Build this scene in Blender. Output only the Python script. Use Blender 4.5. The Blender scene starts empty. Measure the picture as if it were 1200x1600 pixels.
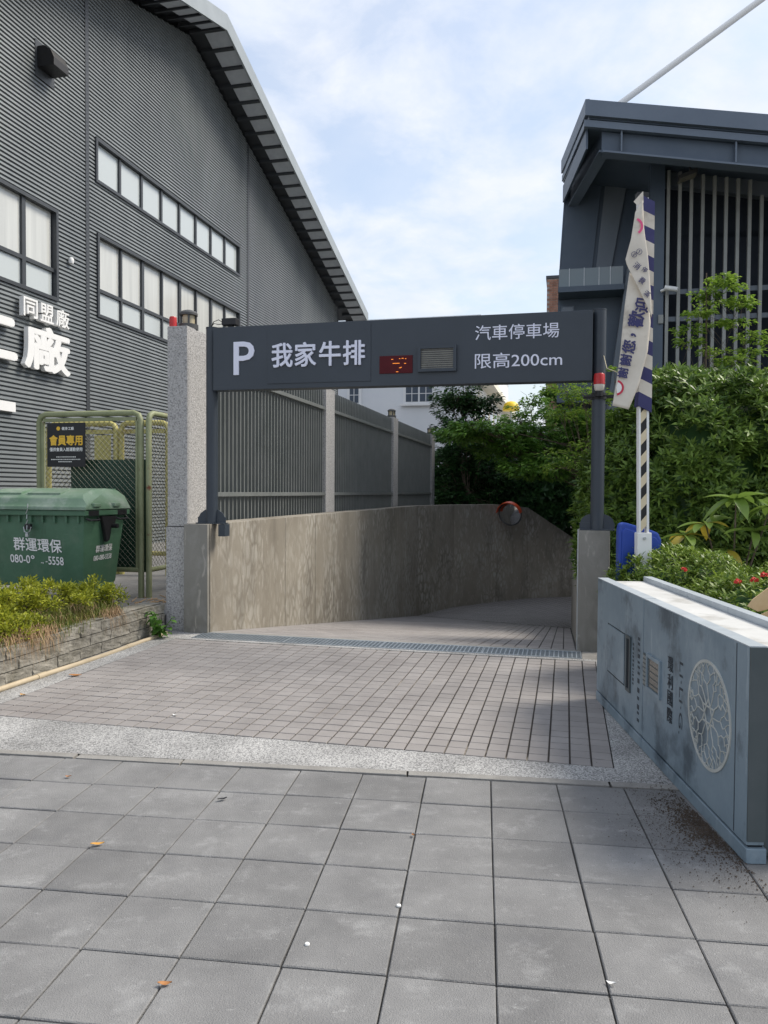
import bpy, bmesh, math, random
import numpy as np
from mathutils import Vector, Matrix, noise
from mathutils.geometry import tessellate_polygon
R = math.radians
random.seed(7); rng = np.random.default_rng(7)
scene = bpy.context.scene
C = scene.collection

# ------------------------------------------------------------------ camera, sky, sun, exposure
cam_d = bpy.data.cameras.new('camera'); cam = bpy.data.objects.new('camera', cam_d); C.objects.link(cam)
cam_d.sensor_fit = 'VERTICAL'; cam_d.sensor_height = 36; cam_d.lens = 27.0
cam_d.clip_start = 0.05; cam_d.clip_end = 3000
cam.location = (0, 0, 1.5)
cam.rotation_mode = 'XYZ'
cam.matrix_world = Matrix.Translation((0, 0, 1.5)) @ Matrix.Rotation(R(90) - math.atan(32/1200), 4, 'X') @ Matrix.Rotation(R(0.35), 4, 'Z')
scene.camera = cam

SUN_EL, SUN_AZ = R(50), R(76)          # azimuth clockwise from +Y
world = bpy.data.worlds.new('World'); scene.world = world; world.use_nodes = True
wn, wl = world.node_tree.nodes, world.node_tree.links
wn.clear()
w_out = wn.new('ShaderNodeOutputWorld'); w_bg = wn.new('ShaderNodeBackground'); w_bg.inputs[1].default_value = 0.10
w_sky = wn.new('ShaderNodeTexSky'); w_sky.sky_type = 'NISHITA'; w_sky.sun_disc = False
w_sky.sun_elevation = SUN_EL; w_sky.sun_rotation = SUN_AZ; w_sky.altitude = 20; w_sky.air_density = 1.3; w_sky.dust_density = 2.2; w_sky.ozone_density = 1.6
w_tc = wn.new('ShaderNodeTexCoord'); w_sep = wn.new('ShaderNodeSeparateXYZ')
w_add = wn.new('ShaderNodeMath'); w_add.operation = 'ADD'; w_add.inputs[1].default_value = 0.22
w_dx = wn.new('ShaderNodeMath'); w_dx.operation = 'DIVIDE'; w_dy = wn.new('ShaderNodeMath'); w_dy.operation = 'DIVIDE'
w_cmb = wn.new('ShaderNodeCombineXYZ')
wl.new(w_tc.outputs['Generated'], w_sep.inputs[0]); wl.new(w_sep.outputs[2], w_add.inputs[0])
wl.new(w_sep.outputs[0], w_dx.inputs[0]); wl.new(w_add.outputs[0], w_dx.inputs[1])
wl.new(w_sep.outputs[1], w_dy.inputs[0]); wl.new(w_add.outputs[0], w_dy.inputs[1])
wl.new(w_dx.outputs[0], w_cmb.inputs[0]); wl.new(w_dy.outputs[0], w_cmb.inputs[1])
w_n = wn.new('ShaderNodeTexNoise'); w_n.inputs['Scale'].default_value = 3.6; w_n.inputs['Detail'].default_value = 8; w_n.inputs['Roughness'].default_value = 0.60; w_n.inputs['Distortion'].default_value = 0.25
wl.new(w_cmb.outputs[0], w_n.inputs['Vector'])
w_r = wn.new('ShaderNodeValToRGB'); w_r.color_ramp.elements[0].position = 0.40; w_r.color_ramp.elements[0].color = (0.50, 0.50, 0.50, 1); w_r.color_ramp.elements[1].position = 0.60; w_r.color_ramp.elements[1].color = (0.97, 0.97, 0.97, 1)
wl.new(w_n.outputs['Fac'], w_r.inputs[0])
w_n2 = wn.new('ShaderNodeTexNoise'); w_n2.inputs['Scale'].default_value = 5.5; w_n2.inputs['Detail'].default_value = 6
wl.new(w_cmb.outputs[0], w_n2.inputs['Vector'])
w_cc = wn.new('ShaderNodeValToRGB'); w_cc.color_ramp.elements[0].position = 0.3; w_cc.color_ramp.elements[0].color = (4.0, 4.4, 5.15, 1); w_cc.color_ramp.elements[1].position = 0.7; w_cc.color_ramp.elements[1].color = (4.85, 5.0, 5.35, 1)
wl.new(w_n2.outputs['Fac'], w_cc.inputs[0])
w_mix = wn.new('ShaderNodeMix'); w_mix.data_type = 'RGBA'
wl.new(w_r.outputs[0], w_mix.inputs[0]); wl.new(w_sky.outputs[0], w_mix.inputs[6]); wl.new(w_cc.outputs[0], w_mix.inputs[7])
wl.new(w_mix.outputs[2], w_bg.inputs[0]); wl.new(w_bg.outputs[0], w_out.inputs[0])

sun_d = bpy.data.lights.new('sun', 'SUN'); sun_d.energy = 2.0; sun_d.angle = R(22); sun_d.color = (1.0, 0.93, 0.82)
sun = bpy.data.objects.new('sun', sun_d); C.objects.link(sun)
sun.rotation_euler = Vector((math.sin(SUN_AZ)*math.cos(SUN_EL), math.cos(SUN_AZ)*math.cos(SUN_EL), math.sin(SUN_EL))).to_track_quat('Z', 'Y').to_euler()
sun.location = (20, 0, 30)
scene.view_settings.view_transform = 'Standard'; scene.view_settings.look = 'None'
scene.view_settings.exposure = 1.0; scene.view_settings.gamma = 1.0
try:
    scene.view_settings.use_curve_mapping = False
except Exception:
    pass

# ------------------------------------------------------------------ frames: the driveway axis and the pavement axis
HD, HP = R(13.3), R(7.3)
def fr(t, s, z=0.0, h=HD):
    return Vector((t*math.cos(h) + s*math.sin(h), -t*math.sin(h) + s*math.cos(h), z))

# ------------------------------------------------------------------ materials
MATS = {}
def pm(name, c1, c2=None, scale=4.0, rough=0.7, bump=0.0, bscale=60.0, metallic=0.0, detail=6.0, rand=0.0, c3=None, c3scale=1.2, c3lo=0.55, c3hi=0.7,
       stretch=None, spec=0.4, island=0.0, coat=0.0):
    m = bpy.data.materials.new(name); m.use_nodes = True
    n, l = m.node_tree.nodes, m.node_tree.links
    b = n['Principled BSDF']; b.inputs['Roughness'].default_value = rough; b.inputs['Metallic'].default_value = metallic
    b.inputs['Specular IOR Level'].default_value = spec
    if coat: b.inputs['Coat Weight'].default_value = coat
    g = n.new('ShaderNodeNewGeometry'); vec = g.outputs['Position']
    if stretch:
        mp = n.new('ShaderNodeMapping'); mp.inputs['Scale'].default_value = stretch; l.new(vec, mp.inputs[0]); vec = mp.outputs[0]
    if c2 is None: c2 = tuple(x*0.8 for x in c1)
    t = n.new('ShaderNodeTexNoise'); t.inputs['Scale'].default_value = scale; t.inputs['Detail'].default_value = detail; t.inputs['Roughness'].default_value = 0.65
    l.new(vec, t.inputs['Vector'])
    r = n.new('ShaderNodeValToRGB'); r.color_ramp.elements[0].position = 0.32; r.color_ramp.elements[1].position = 0.68
    r.color_ramp.elements[0].color = (*c1, 1); r.color_ramp.elements[1].color = (*c2, 1)
    l.new(t.outputs['Fac'], r.inputs[0]); col = r.outputs[0]
    if c3:
        t3 = n.new('ShaderNodeTexNoise'); t3.inputs['Scale'].default_value = c3scale; t3.inputs['Detail'].default_value = 7; t3.inputs['Roughness'].default_value = 0.62
        l.new(vec, t3.inputs['Vector'])
        mr = n.new('ShaderNodeMapRange'); mr.inputs[1].default_value = c3lo; mr.inputs[2].default_value = c3hi
        l.new(t3.outputs['Fac'], mr.inputs[0])
        mx = n.new('ShaderNodeMix'); mx.data_type = 'RGBA'; l.new(mr.outputs[0], mx.inputs[0]); l.new(col, mx.inputs[6]); mx.inputs[7].default_value = (*c3, 1); col = mx.outputs[2]
    if rand or island:
        src = None
        if rand:
            oi = n.new('ShaderNodeObjectInfo'); src = oi.outputs['Random']; amt = rand
        if island:
            src = g.outputs['Random Per Island']; amt = island
        mr2 = n.new('ShaderNodeMapRange'); mr2.inputs[3].default_value = 1-amt; mr2.inputs[4].default_value = 1+amt
        l.new(src, mr2.inputs[0])
        vm = n.new('ShaderNodeVectorMath'); vm.operation = 'SCALE'; l.new(col, vm.inputs[0]); l.new(mr2.outputs[0], vm.inputs['Scale']); col = vm.outputs[0]
    l.new(col, b.inputs['Base Color'])
    if bump:
        tb = n.new('ShaderNodeTexNoise'); tb.inputs['Scale'].default_value = bscale; tb.inputs['Detail'].default_value = 4
        l.new(g.outputs['Position'], tb.inputs['Vector'])
        bp = n.new('ShaderNodeBump'); bp.inputs['Strength'].default_value = bump; bp.inputs['Distance'].default_value = 0.01
        l.new(tb.outputs['Fac'], bp.inputs['Height']); l.new(bp.outputs[0], b.inputs['Normal'])
    MATS[name] = m
    return m
def leafmat(name, c1, c2, trans=0.35, rough=0.45):
    m = bpy.data.materials.new(name); m.use_nodes = True
    n, l = m.node_tree.nodes, m.node_tree.links
    b = n['Principled BSDF']; b.inputs['Roughness'].default_value = rough; b.inputs['Specular IOR Level'].default_value = 0.35
    g = n.new('ShaderNodeNewGeometry')
    r = n.new('ShaderNodeValToRGB'); r.color_ramp.elements[0].color = (*c1, 1); r.color_ramp.elements[1].color = (*c2, 1)
    t = n.new('ShaderNodeTexNoise'); t.inputs['Scale'].default_value = 1.7; t.inputs['Detail'].default_value = 3; l.new(g.outputs['Position'], t.inputs['Vector'])
    ma = n.new('ShaderNodeMath'); ma.operation = 'ADD'; l.new(t.outputs['Fac'], ma.inputs[0]); l.new(g.outputs['Random Per Island'], ma.inputs[1])
    mb_ = n.new('ShaderNodeMapRange'); mb_.inputs[1].default_value = 0.45; mb_.inputs[2].default_value = 1.5; l.new(ma.outputs[0], mb_.inputs[0])
    l.new(mb_.outputs[0], r.inputs[0]); l.new(r.outputs[0], b.inputs['Base Color'])
    tr = n.new('ShaderNodeBsdfTranslucent'); l.new(r.outputs[0], tr.inputs['Color'])
    mx = n.new('ShaderNodeMixShader'); mx.inputs[0].default_value = trans
    l.new(b.outputs[0], mx.inputs[1]); l.new(tr.outputs[0], mx.inputs[2]); l.new(mx.outputs[0], n['Material Output'].inputs['Surface'])
    MATS[name] = m; return m
def emit(name, col, strength, base=None):
    m = bpy.data.materials.new(name); m.use_nodes = True
    b = m.node_tree.nodes['Principled BSDF']; b.inputs['Base Color'].default_value = (*(base or col), 1)
    b.inputs['Emission Color'].default_value = (*col, 1); b.inputs['Emission Strength'].default_value = strength
    MATS[name] = m; return m
def glassmat(name, col, rough=0.05, spec=0.8):
    m = bpy.data.materials.new(name); m.use_nodes = True
    b = m.node_tree.nodes['Principled BSDF']; b.inputs['Base Color'].default_value = (*col, 1); b.inputs['Roughness'].default_value = rough; b.inputs['Specular IOR Level'].default_value = spec
    MATS[name] = m; return m

pm('slab', (0.165, 0.164, 0.163), (0.236, 0.234, 0.231), 3.0, 0.85, 0.6, 200, rand=0.11, c3=(0.140, 0.140, 0.142), c3scale=1.3, c3lo=0.58, c3hi=0.8)
# faint scuffs on the slabs
def add_scuffs_sheen(m, col, scale, lo, hi, amt, stretch=(1, 1, 1)):
    n, l = m.node_tree.nodes, m.node_tree.links; b = n['Principled BSDF']
    src = b.inputs['Base Color'].links[0].from_socket
    g = n.new('ShaderNodeNewGeometry'); mp = n.new('ShaderNodeMapping'); mp.inputs['Scale'].default_value = stretch; l.new(g.outputs['Position'], mp.inputs[0])
    t = n.new('ShaderNodeTexNoise'); t.inputs['Scale'].default_value = scale; t.inputs['Detail'].default_value = 9; t.inputs['Roughness'].default_value = 0.72; l.new(mp.outputs[0], t.inputs['Vector'])
    mr = n.new('ShaderNodeMapRange'); mr.inputs[1].default_value = lo; mr.inputs[2].default_value = hi; mr.inputs[4].default_value = amt; l.new(t.outputs['Fac'], mr.inputs[0])
    mx = n.new('ShaderNodeMix'); mx.data_type = 'RGBA'; l.new(mr.outputs[0], mx.inputs[0]); l.new(src, mx.inputs[6]); mx.inputs[7].default_value = (*col, 1); l.new(mx.outputs[2], b.inputs['Base Color'])
add_scuffs_sheen(MATS['slab'], (0.42, 0.42, 0.415), 5.0, 0.54, 0.74, 0.5, (1, 1.2, 1))
add_scuffs_sheen(MATS['slab'], (0.50, 0.50, 0.49), 9.0, 0.63, 0.70, 0.4, (0.7, 1.6, 1))
add_scuffs_sheen(MATS['slab'], (0.55, 0.55, 0.54), 110.0, 0.60, 0.68, 0.5)
add_scuffs_sheen(MATS['slab'], (0.12, 0.12, 0.12), 45.0, 0.60, 0.70, 0.5)
add_scuffs_sheen(MATS['slab'], (0.15, 0.15, 0.155), 2.2, 0.56, 0.70, 0.6)
pm('joint', (0.050, 0.048, 0.045), (0.10, 0.095, 0.088), 9, 0.95, 0.5, 200)
pm('paver_joint', (0.030, 0.026, 0.023), (0.060, 0.052, 0.045), 6, 0.95, 0.4, 200, c3=(0.36, 0.32, 0.26), c3scale=1.3, c3lo=0.58, c3hi=0.68)
pm('paver', (0.245, 0.228, 0.218), (0.310, 0.290, 0.278), 2.2, 0.85, 0.3, 160, rand=0.06, c3=(0.225, 0.205, 0.195), c3scale=0.7)
pm('paver_joined', (0.245, 0.228, 0.218), (0.310, 0.290, 0.278), 2.2, 0.85, 0.3, 160, island=0.06, c3=(0.225, 0.205, 0.195), c3scale=0.7)
pm('ramp_floor', (0.275, 0.258, 0.246), (0.33, 0.312, 0.298), 2.2, 0.85, 0.3, 160)
pm('ground', (0.17, 0.165, 0.16), (0.24, 0.235, 0.225), 1.5, 0.9, 0.3, 60)
pm('kerb', (0.22, 0.21, 0.195), (0.31, 0.30, 0.28), 5, 0.9, 0.5, 80, c3=(0.13, 0.125, 0.115), c3scale=2.5)
pm('soil', (0.055, 0.04, 0.03), (0.10, 0.075, 0.055), 12, 0.95, 0.8, 60)
# washed pebble finish
def pebble(name):
    m = bpy.data.materials.new(name); m.use_nodes = True
    n, l = m.node_tree.nodes, m.node_tree.links; b = n['Principled BSDF']; b.inputs['Roughness'].default_value = 0.8
    g = n.new('ShaderNodeNewGeometry'); v = n.new('ShaderNodeTexVoronoi'); v.inputs['Scale'].default_value = 150; l.new(g.outputs['Position'], v.inputs['Vector'])
    bw = n.new('ShaderNodeRGBToBW'); l.new(v.outputs['Color'], bw.inputs[0])
    r = n.new('ShaderNodeValToRGB'); e = r.color_ramp.elements
    e[0].position = 0.15; e[0].color = (0.15, 0.15, 0.148, 1); e[1].position = 0.8; e[1].color = (0.52, 0.515, 0.50, 1)
    x = e.new(0.42); x.color = (0.31, 0.305, 0.298, 1); l.new(bw.outputs[0], r.inputs[0])
    t = n.new('ShaderNodeTexNoise'); t.inputs['Scale'].default_value = 2.2; t.inputs['Detail'].default_value = 6; l.new(g.outputs['Position'], t.inputs['Vector'])
    mr = n.new('ShaderNodeMapRange'); mr.inputs[1].default_value = 0.3; mr.inputs[2].default_value = 0.7; mr.inputs[3].default_value = 0.66; mr.inputs[4].default_value = 1.12; l.new(t.outputs['Fac'], mr.inputs[0])
    vm = n.new('ShaderNodeVectorMath'); vm.operation = 'SCALE'; l.new(r.outputs[0], vm.inputs[0]); l.new(mr.outputs[0], vm.inputs['Scale']); l.new(vm.outputs[0], b.inputs['Base Color'])
    bp = n.new('ShaderNodeBump'); bp.inputs['Strength'].default_value = 0.6; bp.inputs['Distance'].default_value = 0.004; bp.invert = True
    l.new(v.outputs['Distance'], bp.inputs['Height']); l.new(bp.outputs[0], b.inputs['Normal'])
    MATS[name] = m
pebble('pebble')
# stained formwork concrete with pale drips
def concrete(name, c_lo, c_hi, drip, dark):
    m = bpy.data.materials.new(name); m.use_nodes = True
    n, l = m.node_tree.nodes, m.node_tree.links; b = n['Principled BSDF']; b.inputs['Roughness'].default_value = 0.85
    g = n.new('ShaderNodeNewGeometry')
    def nz(scale, stretch, detail=8, rough=0.6, dist=0.0):
        mp = n.new('ShaderNodeMapping'); mp.inputs['Scale'].default_value = stretch; l.new(g.outputs['Position'], mp.inputs[0])
        t = n.new('ShaderNodeTexNoise'); t.inputs['Scale'].default_value = scale; t.inputs['Detail'].default_value = detail; t.inputs['Roughness'].default_value = rough; t.inputs['Distortion'].default_value = dist
        l.new(mp.outputs[0], t.inputs['Vector']); return t.outputs['Fac']
    def rng_(s, a, b_, c=0, d=1):
        mr = n.new('ShaderNodeMapRange'); mr.inputs[1].default_value = a; mr.inputs[2].default_value = b_; mr.inputs[3].default_value = c; mr.inputs[4].default_value = d; l.new(s, mr.inputs[0]); return mr.outputs[0]
    def mix(f, a, col):
        mx = n.new('ShaderNodeMix'); mx.data_type = 'RGBA'; l.new(f, mx.inputs[0])
        l.new(a, mx.inputs[6]); mx.inputs[7].default_value = (*col, 1); return mx.outputs[2]
    r = n.new('ShaderNodeValToRGB'); r.color_ramp.elements[0].position = 0.35; r.color_ramp.elements[1].position = 0.68
    r.color_ramp.elements[0].color = (*c_lo, 1); r.color_ramp.elements[1].color = (*c_hi, 1); l.new(nz(0.9, (1, 1, 0.6)), r.inputs[0])
    # pale cells with darker veins, fading downwards and away with a broad mask
    mpv = n.new('ShaderNodeMapping'); mpv.inputs['Scale'].default_value = (1, 1, 0.5); l.new(g.outputs['Position'], mpv.inputs[0])
    tw = n.new('ShaderNodeTexNoise'); tw.inputs['Scale'].default_value = 6; tw.inputs['Detail'].default_value = 4; l.new(mpv.outputs[0], tw.inputs['Vector'])
    va = n.new('ShaderNodeVectorMath'); va.operation = 'MULTIPLY_ADD'; va.inputs[1].default_value = (0.16, 0.16, 0.16); l.new(tw.outputs['Color'], va.inputs[0]); l.new(mpv.outputs[0], va.inputs[2])
    vo = n.new('ShaderNodeTexVoronoi'); vo.feature = 'DISTANCE_TO_EDGE'; vo.inputs['Scale'].default_value = 8.5; l.new(va.outputs[0], vo.inputs['Vector'])
    cellf = rng_(vo.outputs['Distance'], 0.05, 0.22, 0, 1); mk = rng_(nz(1.1, (1, 1, 0.5), 3), 0.42, 0.60, 0, 0.75)
    mm = n.new('ShaderNodeMath'); mm.operation = 'MULTIPLY'; l.new(cellf, mm.inputs[0]); l.new(mk, mm.inputs[1])
    pre = mix(mm.outputs[0], r.outputs[0], drip)
    col = mix(rng_(nz(5.5, (1, 1, 0.5), 6, 0.55, 1.2), 0.56, 0.66, 0, 0.35), pre, drip)
    col = mix(rng_(nz(2.2, (1, 1, 0.35)), 0.50, 0.74, 0, 0.75), col, dark)
    col = mix(rng_(nz(13, (1, 1, 0.30), 5, 0.5, 0.8), 0.62, 0.70, 0, 0.5), col, (0.46, 0.43, 0.38))
    l.new(col, b.inputs['Base Color'])
    bp = n.new('ShaderNodeBump'); bp.inputs['Strength'].default_value = 0.25; bp.inputs['Distance'].default_value = 0.01; l.new(nz(40, (1, 1, 1)), bp.inputs['Height']); l.new(bp.outputs[0], b.inputs['Normal'])
    MATS[name] = m
concrete('concrete', (0.195, 0.172, 0.136), (0.300, 0.270, 0.220), (0.42, 0.398, 0.350), (0.125, 0.110, 0.086))
concrete('concrete_grey', (0.20, 0.19, 0.165), (0.27, 0.26, 0.235), (0.31, 0.30, 0.275), (0.12, 0.115, 0.095))
pm('granite', (0.36, 0.352, 0.345), (0.52, 0.51, 0.50), 45, 0.85, 0.9, 70, c3=(0.23, 0.225, 0.22), c3scale=60, c3lo=0.5, c3hi=0.62, detail=3)
pm('block_stone', (0.21, 0.195, 0.165), (0.34, 0.32, 0.275), 14, 0.95, 1.0, 45, rand=0.10, c3=(0.13, 0.12, 0.09), c3scale=5, c3lo=0.50, c3hi=0.72)
pm('gate_paint', (0.033, 0.043, 0.056), (0.040, 0.051, 0.066), 2, 0.42, spec=0.45)
pm('fence_paint', (0.150, 0.162, 0.158), (0.19, 0.20, 0.195), 3, 0.42, spec=0.5)
pm('cladding', (0.155, 0.172, 0.180), (0.225, 0.242, 0.248), 0.8, 0.45, spec=0.5, metallic=0.15, stretch=(1, 1, 0.3))
pm('trim', (0.042, 0.047, 0.053), (0.055, 0.06, 0.066), 2, 0.4)
pm('roof_metal', (0.30, 0.33, 0.34), (0.36, 0.39, 0.40), 1.5, 0.4, metallic=0.2)
pm('soffit', (0.50, 0.53, 0.57), (0.60, 0.63, 0.66), 4, 0.6)
pm('white_paint', (0.78, 0.78, 0.77), (0.82, 0.82, 0.81), 5, 0.5)
pm('letter_white', (0.80, 0.80, 0.79), (0.84, 0.84, 0.83), 5, 0.5)
pm('letter_lilac', (0.72, 0.74, 0.86), (0.76, 0.78, 0.90), 5, 0.4)
pm('white_wall', (0.70, 0.72, 0.74), (0.78, 0.79, 0.80), 0.4, 0.85)
pm('cream_wall', (0.70, 0.66, 0.55), (0.76, 0.73, 0.64), 0.4, 0.85)
pm('dark_building', (0.066, 0.092, 0.130), (0.086, 0.114, 0.152), 1.2, 0.45)
pm('dark_fascia', (0.115, 0.145, 0.190), (0.135, 0.168, 0.215), 1.2, 0.45)
pm('dark_panel', (0.135, 0.162, 0.195), (0.165, 0.19, 0.222), 1.2, 0.5)
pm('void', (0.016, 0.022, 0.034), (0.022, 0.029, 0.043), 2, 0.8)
pm('louvre', (0.23, 0.24, 0.23), (0.30, 0.31, 0.295), 3, 0.5)
pm('steel', (0.40, 0.42, 0.43), (0.52, 0.54, 0.55), 12, 0.4, metallic=0.7)
pm('drain_steel', (0.30, 0.34, 0.37), (0.42, 0.46, 0.49), 8, 0.45, metallic=0.55)
pm('bin_green', (0.055, 0.128, 0.075), (0.082, 0.175, 0.108), 2.5, 0.5, 0.08, 40, c3=(0.12, 0.19, 0.13), c3scale=3.2, c3lo=0.56, c3hi=0.8)
pm('lid_green_sheen', (0.12, 0.21, 0.135), (0.20, 0.29, 0.21), 2.5, 0.30, 0.05, 40, c3=(0.24, 0.30, 0.25), c3scale=2.0, c3lo=0.5, c3hi=0.8)  # paler than the body: reflected sky is put into the lid's colour
add_scuffs_sheen(MATS['bin_green'], (0.03, 0.045, 0.03), 4.0, 0.58, 0.72, 0.7, (1, 1, 0.35))
add_scuffs_sheen(MATS['bin_green'], (0.16, 0.24, 0.17), 16.0, 0.60, 0.72, 0.5, (0.4, 1, 2.5))
add_scuffs_sheen(MATS['lid_green_sheen'], (0.42, 0.46, 0.42), 3.5, 0.52, 0.72, 0.6)  # whitish sky sheen painted onto the lid in patches
pm('black_plastic', (0.012, 0.012, 0.013), (0.02, 0.02, 0.022), 8, 0.5)
pm('cage_green', (0.22, 0.245, 0.13), (0.30, 0.32, 0.19), 4, 0.55, c3=(0.16, 0.045, 0.02), c3scale=5, c3lo=0.62, c3hi=0.70)
pm('cage_yellow', (0.42, 0.38, 0.12), (0.52, 0.46, 0.18), 4, 0.55, c3=(0.16, 0.06, 0.03), c3scale=5, c3lo=0.62, c3hi=0.72)
pm('wire', (0.14, 0.14, 0.11), (0.20, 0.20, 0.15), 20, 0.5)
pm('board_green', (0.012, 0.048, 0.030), (0.018, 0.064, 0.040), 3, 0.5)
pm('sign_black', (0.008, 0.009, 0.012), (0.010, 0.011, 0.014), 4, 0.35)
pm('sign_yellow', (0.80, 0.48, 0.04), (0.85, 0.53, 0.06), 4, 0.5)
pm('kiosk_blue', (0.165, 0.222, 0.266), (0.235, 0.298, 0.345), 2.3, 0.45, 0.05, 50, c3=(0.070, 0.098, 0.122), c3scale=2.6, c3lo=0.52, c3hi=0.64)
add_scuffs_sheen(MATS['kiosk_blue'], (0.30, 0.36, 0.40), 3.2, 0.52, 0.70, 0.75, (1, 1, 0.55))
add_scuffs_sheen(MATS['kiosk_blue'], (0.045, 0.06, 0.072), 5.0, 0.58, 0.70, 0.6, (1, 1.4, 0.7))
add_scuffs_sheen(MATS['kiosk_blue'], (0.36, 0.42, 0.46), 14.0, 0.60, 0.68, 0.6, (1, 1, 0.12))
add_scuffs_sheen(MATS['kiosk_blue'], (0.10, 0.105, 0.10), 60.0, 0.64, 0.70, 0.6)
pm('kiosk_top', (0.52, 0.52, 0.50), (0.62, 0.62, 0.60), 4, 0.6, c3=(0.38, 0.37, 0.34), c3scale=3)
pm('kiosk_flange', (0.34, 0.38, 0.41), (0.46, 0.50, 0.53), 5, 0.45)
pm('kiosk_end', (0.060, 0.078, 0.082), (0.085, 0.10, 0.105), 3, 0.5)
pm('kiosk_groove', (0.010, 0.014, 0.02), (0.014, 0.018, 0.026), 3, 0.7)
pm('kiosk_line', (0.42, 0.43, 0.40), (0.52, 0.53, 0.50), 8, 0.5)
pm('engraved', (0.030, 0.040, 0.052), (0.045, 0.055, 0.068), 8, 0.6)
pm('blue_cabinet', (0.020, 0.060, 0.33), (0.026, 0.072, 0.38), 3, 0.35)
pm('stripe_black', (0.012, 0.012, 0.012), (0.018, 0.018, 0.018), 5, 0.5)
pm('stripe_cream', (0.62, 0.52, 0.34), (0.70, 0.60, 0.42), 5, 0.5)
pm('cloth_white', (0.60, 0.55, 0.47), (0.70, 0.65, 0.57), 6, 0.85, c3=(0.48, 0.43, 0.36), c3scale=5)
pm('cloth_navy', (0.045, 0.045, 0.13), (0.06, 0.06, 0.16), 6, 0.8)
pm('cloth_pink', (0.75, 0.10, 0.24), (0.78, 0.13, 0.28), 6, 0.8)
pm('cloth_red', (0.52, 0.035, 0.07), (0.56, 0.05, 0.09), 6, 0.8)
pm('beacon_red', (0.42, 0.02, 0.02), (0.48, 0.03, 0.03), 6, 0.25)
pm('beacon_base', (0.60, 0.56, 0.50), (0.66, 0.62, 0.56), 6, 0.4)
pm('mirror_orange', (0.62, 0.075, 0.02), (0.70, 0.10, 0.03), 6, 0.4)
pm('mirror_glass', (0.62, 0.64, 0.66), (0.66, 0.68, 0.70), 3, 0.06, metallic=1.0)
pm('bark', (0.10, 0.075, 0.055), (0.17, 0.135, 0.10), 10, 0.95, 0.8, 30)
pm('brick', (0.24, 0.115, 0.075), (0.36, 0.20, 0.145), 3, 0.9, rand=0.2)
pm('mortar', (0.30, 0.28, 0.26), (0.36, 0.34, 0.31), 5, 0.95)
pm('pvc', (0.44, 0.36, 0.24), (0.54, 0.45, 0.32), 4, 0.5)
pm('dry_leaf', (0.30, 0.12, 0.04), (0.42, 0.20, 0.07), 30, 0.7)
pm('orange_leaf', (0.50, 0.24, 0.04), (0.62, 0.34, 0.07), 30, 0.6)
pm('paper', (0.75, 0.75, 0.72), (0.8, 0.8, 0.78), 20, 0.8)
pm('card', (0.55, 0.38, 0.20), (0.66, 0.48, 0.28), 8, 0.9)
pm('yellow_plastic', (0.75, 0.52, 0.02), (0.80, 0.58, 0.03), 3, 0.5)
pm('lamp_glass', (0.42, 0.36, 0.24), (0.50, 0.44, 0.30), 8, 0.3)
pm('lamp_case', (0.055, 0.058, 0.060), (0.085, 0.086, 0.085), 8, 0.55)
pm('led_red', (0.070, 0.004, 0.008), (0.085, 0.006, 0.010), 8, 0.45, spec=0.2)
pm('light_lens', (0.16, 0.155, 0.13), (0.22, 0.21, 0.17), 8, 0.2, spec=0.7)
pm('cable', (0.02, 0.02, 0.02), (0.03, 0.03, 0.03), 8, 0.6)
pm('rope', (0.45, 0.40, 0.28), (0.5, 0.45, 0.33), 8, 0.9)
pm('flower_red', (0.52, 0.02, 0.015), (0.62, 0.04, 0.03), 20, 0.6)
pm('dry_grass', (0.30, 0.19, 0.11), (0.42, 0.30, 0.17), 20, 0.9)
emit('led_amber', (1.0, 0.28, 0.03), 0.55, (0.5, 0.15, 0.02))
glassmat('window_glass', (0.50, 0.54, 0.54), 0.08, 0.9)
pm('blind', (0.50, 0.51, 0.49), (0.62, 0.63, 0.60), 0.9, 0.12, spec=0.8, stretch=(6, 6, 0.3))
glassmat('far_glass', (0.10, 0.12, 0.15), 0.1, 0.7)
glassmat('terrace_glass', (0.13, 0.17, 0.19), 0.06, 0.8)
glassmat('kiosk_glass', (0.10, 0.095, 0.08), 0.1, 0.7)
leafmat('leaf_hedge', (0.030, 0.080, 0.012), (0.22, 0.34, 0.060), 0.3, 0.4)
leafmat('leaf_ixora', (0.055, 0.115, 0.016), (0.26, 0.36, 0.055), 0.3, 0.4)
leafmat('leaf_light', (0.11, 0.22, 0.025), (0.32, 0.46, 0.075), 0.45)
leafmat('leaf_mid', (0.055, 0.150, 0.024), (0.20, 0.36, 0.060), 0.35)
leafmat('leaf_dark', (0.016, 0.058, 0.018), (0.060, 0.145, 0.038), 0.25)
leafmat('leaf_yellowgreen', (0.13, 0.17, 0.018), (0.48, 0.50, 0.050), 0.35)
leafmat('leaf_big', (0.10, 0.20, 0.030), (0.24, 0.34, 0.070), 0.35, 0.3)
leafmat('leaf_yellow', (0.36, 0.28, 0.03), (0.42, 0.34, 0.05), 0.3, 0.3)
leafmat('grass_green', (0.09, 0.14, 0.025), (0.28, 0.28, 0.07), 0.3)
leafmat('weed', (0.045, 0.135, 0.022), (0.11, 0.23, 0.04), 0.3)

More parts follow.
